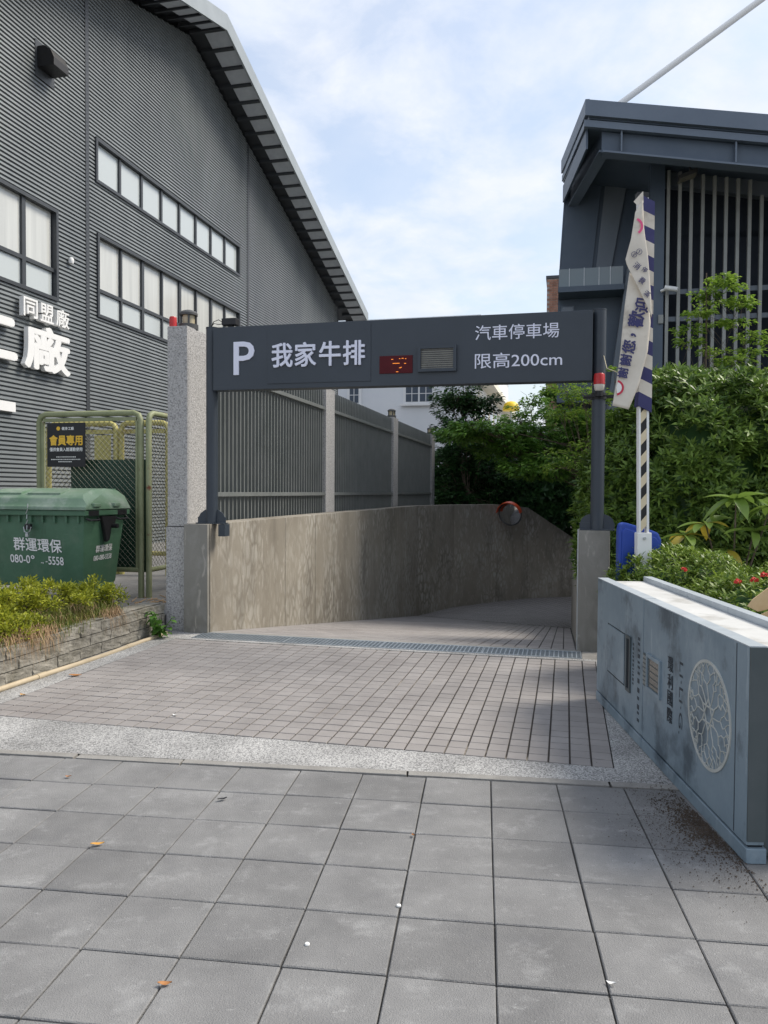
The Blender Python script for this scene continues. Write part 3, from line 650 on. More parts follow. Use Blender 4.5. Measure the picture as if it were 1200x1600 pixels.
x0, x1, z0, z1 = -1.425, -1.045, 2.672, 2.925
fx.box(x0, x1, 7.415, 7.4494, z1-0.03, z1).box(x0, x1, 7.415, 7.4494, z0, z0+0.03).box(x0, x0+0.03, 7.415, 7.4494, z0+0.0305, z1-0.0305).box(x1-0.03, x1, 7.415, 7.4494, z0+0.0305, z1-0.0305)
fo = fx.build('light_frame', 'gate_paint', gate)
MB().box(x0+0.0305, x1-0.0305, 7.437, 7.4492, z0+0.0305, z1-0.0305).build('light_lens', 'light_lens', fo)
for k in range(9): z = z0+0.043+k*0.0205; MB().box(x0+0.031, x1-0.031, 7.429, 7.4365, z, z+0.006).build('light_fin', 'lamp_case', fo)
b = dthing('warning_beacon', 'red and white warning beacon strapped to the right gate post', 'beacon', 0.292, 7.465, 2.45)
MB().lathe([(0.030, 0), (0.042, 0.012), (0.048, 0.045), (0.05, 0.06)], n=18).build('white_base', 'beacon_base', b, smooth=True)
MB().lathe([(0.052, 0.0605), (0.050, 0.15), (0.042, 0.162), (0.0005, 0.166)], n=18).build('red_lens', 'beacon_red', b, smooth=True)
MB().lathe([(0.034, -0.05), (0.036, -0.001)], n=14).build('bracket', 'black_plastic', b, smooth=True)
fl = dthing('beam_floodlight', 'small black floodlight with loose wires on the left top of the sign', 'floodlight', -3.42, 7.53, 3.203)
MB().box(-0.11, 0.05, -0.05, 0.05, 0.03, 0.10).build('housing', 'black_plastic', fl, bevel=0.006)
MB().box(-0.05, 0.0, -0.02, 0.02, 0.0, 0.03).build('foot', 'black_plastic', fl)
for a in (0, 1):
    P = [(-0.11, 0.02*a, 0.06), (-0.17, 0.01, 0.10-0.05*a), (-0.22, 0.0, 0.08-0.02*a), (-0.27, 0.01, 0.01)]
    MB().tube(P, 0.004, 6).build('wire', 'cable', fl)

# ------------------------------------------------------------------ dark corrugated hall on the left
TW = -10.7
hall = dthing('corrugated_hall', 'big dark grey corrugated metal hall with a gable roof at the left', 'building', TW, 0, 0)
S0, S1, SR, ZR, SL = 4.6, 35.25, 20.5, 14.55, 0.298   # wall ends, ridge position, ridge height at the wall, slope
def roof_z(s): return ZR - SL*abs(s-SR)
openings = [(15.95, 23.93, 8.66, 9.60), (16.0, 23.94, 5.56, 7.43), (11.6, 14.49, 5.56, 7.42)]
PITC = 0.0885
prof = [(0.0, 0.0), (0.20, 0.0), (0.28, 0.042), (0.80, 0.034), (1.0, 0.0)]
def sheet(sa, sb):
    V = []; Fc = []
    nrow = int(15/PITC)
    for r in range(nrow):
        zb = 0.05 + r*PITC
        for (a0, d0), (a1, d1) in zip(prof[:-1], prof[1:]):
            za, zc = zb+a0*PITC, zb+a1*PITC; zm = (za+zc)/2
            lim = (ZR-zm)/SL; lo, hi = max(sa, SR-lim), min(sb, SR+lim)
            if hi-lo < 0.05: continue
            segs = [(lo, hi)]
            for (oa, ob, oz0, oz1) in openings:
                if oz0 < zm < oz1:
                    ns = []
                    for (p, q) in segs:
                        if ob <= p or oa >= q: ns.append((p, q)); continue
                        if oa > p: ns.append((p, oa))
                        if ob < q: ns.append((ob, q))
                    segs = ns
            for (p, q) in segs:
                o = len(V); V += [(d0, p, za), (d0, q, za), (d1, q, zc), (d1, p, zc)]; Fc.append((o, o+1, o+2, o+3))
    o = link('cladding_sheet', npmesh('cladding_sheet', V, Fc, 'cladding'), hall); return o
sheet(S0, 15.57); sheet(15.63, 24.64); sheet(24.70, S1)
# body behind the sheets
b = MB(); b.prism([(S0, 0), (S1, 0), (S1, roof_z(S1)-0.05), (SR, ZR-0.05), (S0, roof_z(S0)-0.05)], 'x', -16, -0.12); b.build('wall_core', 'void', hall)
for s in (15.6, 24.67): MB().box(0.0, 0.05, s-0.065, s+0.065, 0.05, min(roof_z(s-.065), roof_z(s+.065))-0.02).build('seam_trim', 'trim', hall, bevel=0.006)
MB().box(-0.2, 0.05, S1-0.0, S1+0.12, 0.0, roof_z(S1)-0.03).build('corner_trim', 'trim', hall, bevel=0.006)
# roof with overhang: fascia, top sheet and ribbed soffit panels
OH, EH = 1.2, 1.35
for sg, send in ((-1, S0-EH), (1, S1+EH)):
    zend = roof_z(send)
    rf = MB(); up = 0.42
    rf.prism([(SR, ZR+0.16), (send, zend+0.16), (send, zend+up), (SR, ZR+up)], 'x', -16.5, OH-0.06); ro = rf.build('roof', 'trim', hall)
    fa = MB(); fa.prism([(SR, ZR+0.0), (send, zend+0.0), (send, zend+up+0.03), (SR, ZR+up+0.03)], 'x', OH-0.058, OH); fa.build('fascia', 'roof_metal', ro)
    n = int(abs(send-SR)/0.62)
    for k in range(n):
        sa = SR + (send-SR)*(k+0.14)/n; sb = SR + (send-SR)*(k+0.96)/n; za, zb = roof_z(sa), roof_z(sb)
        m = MB(); m.prism([(sa, za+0.10), (sb, zb+0.10), (sb, zb+0.13), (sa, za+0.13)], 'x', 0.45, OH-0.065)
        m.build('soffit_panel', 'soffit', ro)
    for k in range(n+1):
        sa = SR + (send-SR)*(k-0.02)/n; sb = SR + (send-SR)*(k+0.10)/n
        if k == n: sb = SR + (send-SR)*0.9995
        za, zb = roof_z(sa), roof_z(sb)
        MB().prism([(sa, za+0.05), (sb, zb+0.05), (sb, zb+0.155), (sa, za+0.155)], 'x', 0.05, OH-0.068).build('purlin', 'trim', ro)
# windows
def win_frame(name, a, b, z0, z1, w=0.075, d0=-0.10, d1=0.075):
    o = MB(); o.box(d0, d1, a-w, b+w, z1, z1+w).box(d0, d1, a-w, b+w, z0-w, z0).box(d0, d1, a-w, a, z0, z1).box(d0, d1, b, b+w, z0, z1)
    return o.build(name, 'trim', hall, bevel=0.004)
def wbar(p, a, b, z0, z1): MB().box(-0.055, 0.02, a, b, z0, z1).build('mullion', 'trim', p)
def pane(p, a, b, z0, z1, mat='window_glass', x=-0.03): MB().box(x-0.012, x, a, b, z0, z1).build('pane', mat, p)
wf = win_frame('strip_window', 15.98, 23.90, 8.69, 9.57)
for k in range(8):
    a = 15.98 + k*0.99; pane(wf, a+0.035, a+0.955, 8.70, 9.56)
    if k: wbar(wf, a-0.04, a+0.04, 8.69, 9.57)
def big_win(a, b, n):
    wf = win_frame('window', a, b, 5.60, 7.39); w = (b-a)/n
    wbar(wf, a, b, 6.13, 6.21)
    for k in range(n):
        p = a+k*w; pane(wf, p+0.03, p+w-0.03, 6.21, 7.39, 'blind', -0.035 if k % 2 else -0.045); pane(wf, p+0.03, p+w-0.03, 5.60, 6.13, 'window_glass')
        if k: hw = 0.055 if k % 2 == 0 else 0.032; wbar(wf, p-hw, p+hw, 5.60, 6.13); wbar(wf, p-hw, p+hw, 6.21, 7.39)
big_win(16.03, 23.91, 8); big_win(11.63, 14.46, 3)
# wall lamp high up, small camera, signage
lm = dthing('wall_vent', 'black hooded vent box high on the corrugated wall', 'vent', TW, 14.15, 10.35)
MB().box(0.03, 0.05, -0.30, 0.30, -0.38, 0.36).build('back_plate', 'trim', lm)
hd = MB(); hd.prism([(0.051, -0.18), (0.051, 0.24), (0.20, 0.24), (0.36, 0.14), (0.44, -0.02), (0.44, -0.18)], 'y', -0.24, 0.24); hd.build('hood', 'black_plastic', lm, bevel=0.01)
cm = dthing('dome_camera', 'tiny white camera on the corrugated wall beside the left window', 'camera', TW, 14.93, 6.45)
MB().lathe([(0.05, 0.0), (0.06, 0.04), (0.06, 0.1), (0.04, 0.13)], 0.09, 0, 12).build('housing', 'white_paint', cm, smooth=True); MB().box(0.028, 0.09, -0.02, 0.02, 0.08, 0.11).build('arm', 'white_paint', cm)
RT, UP = (0, 1, 0), (0, 0, 1)
def wall_char(ch, sa, sb, z0, z1, bold): 
    text_part('sign_letter', ch, hall, 'letter_white', (0.10, sa, z0), RT, UP, sb-sa, z1-z0, bold, 0.10)
wall_char('同', 13.27, 13.68, 4.96, 5.33, 0.014); wall_char('盟', 13.77, 14.18, 4.96, 5.33, 0.014); wall_char('廠', 14.27, 14.70, 4.96, 5.33, 0.012)
wall_char('廠', 13.33, 14.70, 3.96, 4.84, 0.03); wall_char('工', 11.7, 13.02, 4.05, 4.77, 0.045)
MB().box(0.03, 0.12, 11.0, 13.12, 3.02, 3.21).build('sign_bar', 'letter_white', hall)

# ------------------------------------------------------------------ white building far behind
wb = dthing('white_building', 'white plastered building with small windows behind the fence', 'building', 0, 48, 0)
MB().box(-17.5, -5.58, 0, 28, 0, 12.2).build('wall', 'white_wall', wb)
MB().box(-17.9, -5.2, -0.4, 28.4, 12.21, 12.42).build('roof_slab', 'white_wall', wb)
def far_win(a, b, z0, z1, n=2):
    o = MB().box(a-0.12, b+0.12, -0.10, -0.003, z0-0.12, z1+0.12).build('window', 'white_paint', wb)
    MB().box(a-0.3, b+0.3, -0.25, -0.101, z0-0.26, z0-0.121).build('sill', 'white_paint', o)
    w = (b-a)/n
    for k in range(n): MB().box(a+k*w+0.06, a+(k+1)*w-0.06, -0.125, -0.101, z0, z1).build('pane', 'far_glass', o)
    for k in range(1, n*2, 2): MB().box(a+k*w/2-0.02, a+k*w/2+0.02, -0.14, -0.126, z0, z1).build('bar', 'white_paint', o)
    MB().box(a, b, -0.14, -0.1262, (z0+z1)/2-0.02, (z0+z1)/2+0.02).build('bar', 'white_paint', o)
far_win(-10.0, -8.2, 7.2, 8.2); far_win(-13.7, -13.0, 7.2, 8.2, 1); far_win(-10.0, -8.2, 3.6, 4.8)
for k in range(7):
    s = 1.6+k*3.6
    o = MB().box(-5.577, -5.50, s, s+2.2, 5.6, 8.0).build('window', 'cream_wall', wb); MB().box(-5.499, -5.48, s+0.12, s+2.08, 5.75, 7.85).build('pane', 'far_glass', o)
MB().box(-5.577, -4.7, -0.2, 27.8, 8.55, 8.95).build('eave', 'cream_wall', wb)
yb = dthing('yellow_canopy', 'yellow rounded canopy peeking above the trees by the white building', 'canopy', -3.9, 56, 0)
MB().lathe([(0.6, 7.35), (0.58, 7.6), (0.48, 7.85), (0.27, 8.0), (0.001, 8.05)], n=20).build('dome', 'yellow_plastic', yb, smooth=True)
MB().cyl(0, 0, 0, 7.35, 0.06, 8).build('pole', 'steel', yb)
# brick tower
bt = dthing('brick_tower', 'reddish brick building corner behind the right hand hall', 'building', 0.0, 40, 0)
MB().box(-1.05, 1.5, 0.0, 6, 0, 12.3).build('core', 'mortar', bt)
bm_ = MB(); bm_.box(-0.118, 0.118, -0.02, -0.001, -0.05, 0.05); bme = bm_.mesh('brick', 'brick')
for r in range(15):
    for c in range(5): link('brick', bme, bt, (-1.05+0.125+(c*0.25)+(0.12 if r % 2 else 0), 0, 12.2-r*0.118))
low = MB()
for r in range(15, 70):
    for c in range(10):
        x = -1.05+0.125+(c*0.25)+(0.12 if r % 2 else 0)
        if x < 1.4: low.box(x-0.118, x+0.118, -0.02, -0.001, 12.2-r*0.118-0.05, 12.2-r*0.118+0.05)
stuff(low.build('lower_bricks', 'brick', bt))
MB().box(-1.1, 1.55, -0.06, 6.05, 12.31, 12.45).build('coping', 'trim', bt)

# ------------------------------------------------------------------ dark hall on the right
rh = dthing('dark_hall', 'dark blue grey hall with deep roof eaves and pale vertical louvres at the right', 'building', 0, 0, 0)
sl = -(9.09-8.46)/3.25
def rz(t, z0): return z0 + sl*(t-0.281)
def band(name, z0, z1, s0, s1, t0=0.281, t1=12.0, mat='dark_fascia', th=None):
    m = MB(); m.hexa([(t0, s0, rz(t0, z0)), (t1, s0, rz(t1, z0)), (t1, s1, rz(t1, z0)), (t0, s1, rz(t0, z0))], [(t0, s0, rz(t0, z1)), (t1, s0, rz(t1, z1)), (t1, s1, rz(t1, z1)), (t0, s1, rz(t0, z1))])
    return m.build(name, mat, rh)
def slant(name, tA, sA, tB, sB, zlo, zhi, dz, mat, w=0.12):   # edge band from the front corner back to B (dropping dz)
    d = Vector((tB-tA, sB-sA, 0)).normalized(); n = Vector((d.y, -d.x, 0))*w
    A, B = Vector((tA, sA, 0)), Vector((tB, sB, 0))
    m = MB(); m.hexa([A+Vector((0,0,zlo)), A+n+Vector((0,0,zlo)), B+n+Vector((0,0,zlo-dz)), B+Vector((0,0,zlo-dz))], [A+Vector((0,0,zhi)), A+n+Vector((0,0,zhi)), B+n+Vector((0,0,zhi-dz)), B+Vector((0,0,zhi-dz))])
    return m.build(name, mat, rh)
band('roof_fascia', 8.79, 9.09, 15.5, 15.58); band('lower_fascia', 8.60, 8.73, 15.56, 15.66, 0.262)
slant('roof_fascia', 0.279, 15.5, -0.20, 18.9, 8.79, 9.09, -0.28, 'dark_fascia', 0.08); slant('lower_fascia', 0.262, 15.66, -0.18, 18.9, 8.60, 8.73, -0.28, 'dark_fascia', 0.08)
m = MB(); m.hexa([(0.36, 15.59, rz(.36, 8.76)), (12, 15.59, rz(12, 8.76)), (12, 30, rz(12, 8.76)+.28), (-0.1, 30, rz(-.1, 8.76)+.28)], [(0.36, 15.59, rz(.36, 9.07)), (12, 15.59, rz(12, 9.07)), (12, 30, rz(12, 9.07)+.28), (-0.1, 30, rz(-.1, 9.07)+.28)]); m.build('roof', 'dark_building', rh)
band('eave_beam', 8.20, 8.60, 15.72, 15.78, 0.60, 12, 'dark_building'); band('beam_flange', 8.165, 8.20, 15.60, 15.90, 0.62, 12, 'dark_fascia')
slant('eave_beam', 0.60, 15.80, 0.02, 18.4, 8.20, 8.60, 0.05, 'dark_building', 0.06); slant('edge_web', 0.30, 15.70, -0.15, 18.45, 8.22, 8.60, 0.0, 'dark_building', 0.04); slant('beam_flange', 0.55, 15.75, -0.02, 18.4, 8.165, 8.20, 0.05, 'dark_fascia', 0.22)
for t in (0.95, 3.0, 5.5): MB().box(t, t+0.03, 15.60, 15.7195, rz(t, 8.205), rz(t, 8.595)).build('stiffener', 'dark_fascia', rh)
# left bay: leaning clad panels above the terrace
WS = 18.5
def poly_panel(name, pts, s, th, mat, bev=0.0):
    m = MB(); m.prism(pts, 'y', s, s+th); return m.build(name, mat, rh, bevel=bev)
poly_panel('bay_wall', [(-0.235, 6.2), (1.75, 6.2), (1.75, 8.95), (-0.07, 9.25)], WS, 0.2, 'dark_building')
poly_panel('clad_panel', [(-0.20, 6.3), (0.50, 6.3), (0.72, 8.60), (-0.03, 8.60)], WS-0.06, 0.055, 'dark_building', 0.01)
poly_panel('clad_panel', [(0.58, 6.3), (0.90, 6.3), (1.28, 8.60), (0.80, 8.60)], WS-0.08, 0.075, 'dark_panel', 0.01)
MB().box(-0.05, 1.6, WS-0.3, WS-0.09, 8.60, 8.72).build('cross_beam', 'dark_fascia', rh)
poly_panel('side_block', [(-0.23, 3.6), (1.75, 3.6), (1.75, 6.1), (-0.23, 6.1)], 18.45, 10, 'dark_building'); poly_panel('lower_wall', [(0.85, 0), (1.75, 0), (1.75, 3.595), (0.85, 3.595)], 18.5, 9.9, 'dark_panel')
m = MB(); m.prism([(0.34, 15.66), (12, 15.66), (12, 18.49), (-0.15, 18.49)], 'z', 8.61, 8.63); m.v = [(x, y, z + sl*(x-0.281)*1.0) for x, y, z in m.v]; m.build('eave_soffit', 'dark_building', rh)
MB().box(-0.22, 1.2, 17.75, 18.44, 5.98, 6.10).build('terrace_slab', 'dark_building', rh)
gx = [-0.215, 0.02, 0.34, 0.66, 0.90, 1.18]
for a, b in zip(gx[:-1], gx[1:]): MB().box(a+0.008, b-0.008, 17.80, 17.812, 6.105, 6.50).build('glass_panel', 'terrace_glass', rh)
for a in gx[1:-1]: MB().box(a-0.006, a+0.006, 17.785, 17.8135, 6.102, 6.51).build('glass_clip', 'steel', rh)
o = MB().box(-0.16, 0.14, 18.41, 18.449, 5.58, 5.82).build('window_frame', 'dark_fascia', rh); MB().box(-0.13, 0.11, 18.40, 18.409, 5.61, 5.79).build('pane', 'far_glass', o)
# leaning wing wall
m = MB(); m.prism([(0.45, 0), (1.62, 0), (1.62, 6.6), (1.28, 6.6)], 'y', 17.85, 18.40); m.build('leaning_wall', 'dark_panel', rh, bevel=0.01)
# column and louvres
MB().box(1.64, 1.93, 17.0, 17.4, 0, rz(1.64, 8.75)).build('column', 'dark_building', rh, bevel=0.01)
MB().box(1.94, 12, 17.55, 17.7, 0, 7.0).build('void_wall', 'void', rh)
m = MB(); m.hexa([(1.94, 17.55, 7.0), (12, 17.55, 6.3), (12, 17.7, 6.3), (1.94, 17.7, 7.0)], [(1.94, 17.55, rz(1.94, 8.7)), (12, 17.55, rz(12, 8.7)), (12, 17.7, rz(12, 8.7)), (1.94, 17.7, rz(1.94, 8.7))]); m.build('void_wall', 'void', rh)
m = MB(); m.hexa([(1.94, 17.3, 8.0), (12, 17.3, 5.95), (12, 17.5, 5.95), (1.94, 17.5, 8.0)], [(1.94, 17.3, rz(1.94, 8.7)), (12, 17.3, rz(12, 8.7)), (12, 17.5, rz(12, 8.7)), (1.94, 17.5, rz(1.94, 8.7))]); m.build('head_panel', 'dark_panel', rh)
t = 2.0; k = 0
while t < 7.0:
    top = 8.2 - 0.21*(t-1.94) - (0.28 if k >= 8 else 0.0)
    MB().box(t-0.032, t+0.032, 17.0, 17.09, 2.2, top).build('louvre', 'louvre', rh); t += 0.2235; k += 1
for z in (5.70, 5.14): MB().box(1.94, 8, 17.10, 17.16, z-0.05, z+0.05).build('louvre_rail', 'dark_panel', rh)
MB().box(1.94, 12, 17.0, 17.5, 0, 2.2).build('plinth', 'dark_panel', rh)
fl = dthing('floodlight', 'floodlight hanging under the eave in front of the pale louvres', 'floodlight', 2.36, 16.85, 8.0)
MB().tube([(0.02, 0, 0.22), (0.03, 0, 0.05), (0.0, -0.02, 0.0)], 0.02, 8).build('arm', 'lamp_case', fl)
m = MB(); m.hexa([(-0.22,-0.14,-0.12),(0.16,-0.14,0.0),(0.16,0.10,-0.02),(-0.22,0.10,-0.14)], [(-0.20,-0.13,-0.04),(0.15,-0.13,0.09),(0.15,0.09,0.07),(-0.20,0.09,-0.06)]); m.build('housing', 'lamp_case', fl, bevel=0.01)
m = MB(); m.hexa([(-0.19,-0.12,-0.124),(0.13,-0.12,-0.022),(0.13,0.08,-0.04),(-0.19,0.08,-0.14)], [(-0.19,-0.12,-0.114),(0.13,-0.12,-0.012),(0.13,0.08,-0.03),(-0.19,0.08,-0.13)]); m.build('lens', 'light_lens', fl)
cc = dthing('bullet_camera', 'white security camera on a bracket beside the dark column', 'camera', 1.94, 16.93, 5.70)
MB().tube([(-0.06, 0.04, 0.0), (0.02, -0.02, 0.02)], 0.03, 10).build('bracket', 'white_paint', cc, smooth=True); MB().tube([(0.0, -0.06, 0.04), (0.24, -0.12, -0.02)], 0.05, 12).build('body', 'white_paint', cc, smooth=True)
jb = dthing('junction_box', 'small grey box with a conduit on the dark column', 'box', 1.93, 16.96, 5.12)
MB().box(-0.10, 0.0, 0, 0.035, -0.09, 0.09).build('case', 'louvre', jb, bevel=0.005)
mast = dthing('roof_mast', 'long white pole slanting up from the roof of the dark hall', 'pole', 0, 0, 0)
A, B = Vector((0.60, 16.2, 9.03)), Vector((5.2, 16.2, 12.06)); d = (B-A).normalized()
A2 = A + d*0.36
MB().tube([A2, A2+d*5.0], 0.062, 14).build('tube', 'white_paint', mast, smooth=True)
MB().tube([A, A2], 0.03, 10, True, 0.05).build('tip', 'steel', mast, smooth=True)
MB().box(0.53, 0.67, 16.14, 16.26, 9.0, 9.06).build('foot', 'steel', mast)
# ------------------------------------------------------------------ planter wall of split stone blocks
pw = dthing('planter_wall', 'low planter wall of rough split stone blocks at the left', 'planter', -4.135, 3.75, 0)
MB().box(-0.20, -0.012, 0.0, 3.62, -0.04, 0.285).build('wall_core', 'joint', pw)
blk = []
for q in range(4):
    bm = bmesh.new(); bmesh.ops.create_cube(bm, size=1)
    bmesh.ops.subdivide_edges(bm, edges=bm.edges[:], cuts=3, use_grid_fill=True)
    for v in bm.verts:
        f = 1 if v.co.x > 0.4 else 0.25
        nn = noise.noise_vector(v.co*2.6 + Vector((q*9, 0, 0)))
        v.co += Vector((nn.x*0.16*f, nn.y*0.012, nn.z*0.03))
    me = bpy.data.meshes.new('stone_block'); bm.to_mesh(me); bm.free(); me.materials.append(MATS['block_stone']); blk.append(me)
for r in range(3):
    y = -0.16 if r % 2 else 0.0
    while y < 3.6:
        L = 0.31; a, b = max(0, y), min(3.62, y+L)
        if b-a > 0.05:
            o = link('stone_block', random.choice(blk), pw, (-0.045+random.uniform(-.006, .006), (a+b)/2, 0.052+r*0.0985)); o.scale = (0.10, b-a-0.008, 0.0905)
        y += L
y = 0.0
for L in (0.6, 0.6, 0.6, 0.6, 0.6, 0.6):
    o = link('cap_stone', random.choice(blk), pw, (-0.135, y+L/2, 0.292)); o.scale = (0.19, L-0.008, 0.03); y += L
pipe = dthing('drain_pipe', 'long beige plastic pipe lying along the foot of the planter wall', 'pipe', 0, 0, 0)
P = [(-4.05+0.012*math.sin(s*2.3)+ (0.02 if s > 6.9 else 0), s, 0.012+0.006*math.sin(s*1.7)) for s in np.linspace(3.8, 7.25, 24)]
MB().tube(P, 0.021, 12).build('tube', 'pvc', pipe, smooth=True)
for s in (5.3, 6.55): MB().tube([(-4.05+0.012*math.sin(s*2.3), s-0.05, 0.012+0.006*math.sin(s*1.7)), (-4.05+0.012*math.sin((s+.05)*2.3), s+0.05, 0.012+0.006*math.sin((s+.05)*1.7))], 0.0245, 12).build('coupling', 'pvc', pipe, smooth=True)

# ------------------------------------------------------------------ green wheeled waste container
dm = dthing('waste_container', 'big green plastic waste container with white lettering and a closed lid', 'waste bin', -6.70, 7.70, 0.10)
W, D = 1.38, 0.84
def ring(x0, x1, y0, y1, z): return [(x0, y0, z), (x1, y0, z), (x1, y1, z), (x0, y1, z)]
m = MB(); m.hexa(ring(0.09, W-0.09, 0.10, D-0.07, 0.26), ring(0.0, W, 0.0, D, 1.13)); body = m.build('body', 'bin_green', dm, bevel=0.035)
body.data.polygons.foreach_set('use_smooth', [True]*len(body.data.polygons)); body.data.set_sharp_from_angle(angle=R(35))
MB().box(-0.045, W+0.045, -0.045, D+0.03, 1.10, 1.165).build('rim', 'bin_green', dm, bevel=0.012)
MB().hexa(ring(W-0.30, W-0.075, 0.12, D-0.12, 0.14), ring(W-0.36, W-0.09, 0.12, D-0.10, 0.28)).build('skirt', 'bin_green', dm, bevel=0.02)
for k in range(9): MB().box(0.06+k*0.155, 0.085+k*0.155, -0.022, 0.02, 1.02, 1.099).build('rib', 'bin_green', dm)
lid = MB()
prof = [(-0.055, 1.17), (-0.055, 1.205), (-0.03, 1.225), (-0.005, 1.30), (0.05, 1.345), (0.28, 1.40), (0.58, 1.418), (0.80, 1.395), (0.875, 1.33), (0.875, 1.17)]
lid.prism(prof, 'x', -0.055, W+0.055); lo = lid.build('lid', 'lid_green_sheen', dm, bevel=0.012)
lo.data.polygons.foreach_set('use_smooth', [True]*len(lo.data.polygons)); lo.data.set_sharp_from_angle(angle=R(28))
# rounded hips of the lid ends
for v in lo.data.vertices:
    dx = min(v.co.x+0.055, W+0.055-v.co.x)
    if v.co.z > 1.24 and dx < 0.03: v.co.x += (0.16 if v.co.x < 0 else -0.16)*(v.co.z-1.22)/0.2
MB().box(-0.065, W+0.065, -0.066, -0.056, 1.168, 1.19).build('lid_lip', 'lid_green_sheen', lo)
for a, b in ((0.10, 0.52), (0.60, 1.04)):
    m = MB(); m.hexa([(a, 0.05, 1.335), (b, 0.05, 1.335), (b-.02, 0.26, 1.385), (a+.02, 0.26, 1.385)], [(a, 0.045, 1.362), (b, 0.045, 1.362), (b-.02, 0.255, 1.412), (a+.02, 0.255, 1.412)]); m.build('lid_panel', 'lid_green_sheen', lo, bevel=0.008)
for y in (0.10, 0.50): MB().box(W-0.02, W+0.07, y, y+0.13, 1.20, 1.245).build('lid_grip', 'lid_green_sheen', lo, bevel=0.01)
MB().tube([(0.3, D+0.04, 1.27), (0.3, D+0.06, 1.40), (1.2, D+0.06, 1.40), (1.2, D+0.04, 1.27)], 0.014, 8).build('lid_handle', 'lid_green_sheen', lo, smooth=True)
# side trunnion and loops
m = MB(); m.prism([(0.30, 1.09), (0.60, 1.09), (0.58, 0.98), (0.50, 0.94), (0.46, 0.80), (0.40, 0.78), (0.36, 0.92)], 'x', W-0.01, W+0.03); m.build('trunnion_plate', 'black_plastic', dm, bevel=0.01)
MB().tube([(W+0.01, 0.52, 0.97), (W+0.10, 0.52, 0.97)], 0.028, 14).build('trunnion', 'black_plastic', dm, smooth=True)
for y in (0.02, 0.60):
    MB().box(W+0.02, W+0.046, y, y+0.2, 1.10, 1.16).build('grip_recess', 'black_plastic', dm)
    MB().tube([(W+0.02, y-0.01, 1.07), (W+0.06, y+0.01, 1.05), (W+0.06, y+0.19, 1.05), (W+0.02, y+0.21, 1.07)], 0.012, 8).build('grip_bar', 'black_plastic', dm, smooth=True)
for x, y in ((0.22, 0.2), (W-0.22, 0.2), (0.22, D-0.18), (W-0.22, D-0.18)):
    w = MB().tube([(x-0.03, y, 0.095), (x+0.03, y, 0.095)], 0.095, 18).build('wheel', 'black_plastic', dm, smooth=True); MB().tube([(x-0.032, y, 0.095), (x+0.032, y, 0.095)], 0.045, 12).build('hub', 'steel', w)
# chain and padlock at the front
ch = MB()
for k in range(7):
    z = 1.36-k*0.062; y = -0.075 if z < 1.22 else -0.075+(z-1.22)*1.0
    ch.tube([(0.69+0.010*(k % 2), y, z), (0.69-0.010*(k % 2), y-0.004, z-0.05)], 0.006, 6)
stuff(ch.build('chain', 'steel', dm)); 
MB().box(0.65, 0.73, -0.075, -0.03, 0.94, 1.005).build('hasp_cover', 'black_plastic', dm, bevel=0.012)
lk = MB().box(0.675, 0.712, -0.09, -0.06, 0.855, 0.895).build('padlock', 'steel', dm, bevel=0.005); MB().tube([(0.64, -0.07, 0.97), (0.655, -0.075, 0.915), (0.69, -0.075, 0.90), (0.725, -0.075, 0.918), (0.74, -0.07, 0.97)], 0.006, 6).build('shackle', 'steel', lk)
# lettering, on the slightly leaning front face
upv = (0, -0.10/0.87, 1)
def frontpt(x, z): return (x, 0.10*(1-(z-0.26)/0.87)-0.0045, z)
text_part('lettering', '群運環保', dm, 'letter_white', frontpt(0.42, 0.69), (1,0,-0.035), upv, 0.64, 0.155, 0.014, 0.001)
text_part('lettering', '080-0', dm, 'letter_white', frontpt(0.36, 0.545), (1,0,-0.03), upv, 0.265, 0.095, 0.012, 0.001)
text_part('lettering', '°', dm, 'letter_white', frontpt(0.64, 0.592), (1,0,-0.03), upv, 0.045, 0.04, 0.012, 0.001); text_part('lettering', '., -', dm, 'letter_white', frontpt(0.77, 0.535), (1,0,0), upv, 0.085, 0.03, 0.012, 0.001)
text_part('lettering', '5558', dm, 'letter_white', frontpt(0.87, 0.530), (1,0,-0.03), upv, 0.20, 0.095, 0.012, 0.001)
def sidept(y, z): return (W-0.09+0.09*(z-0.26)/0.87+0.0045, y, z)
upx = (0.09/0.87, 0, 1)
text_part('lettering', '群運環保', dm, 'letter_white', sidept(0.28, 0.66), (0,1,0.02), upx, 0.33, 0.085, 0.012, 0.001)
text_part('lettering', '080-080-5558', dm, 'letter_white', sidept(0.25, 0.565), (0,1,0.02), upx, 0.36, 0.06, 0.01, 0.001)

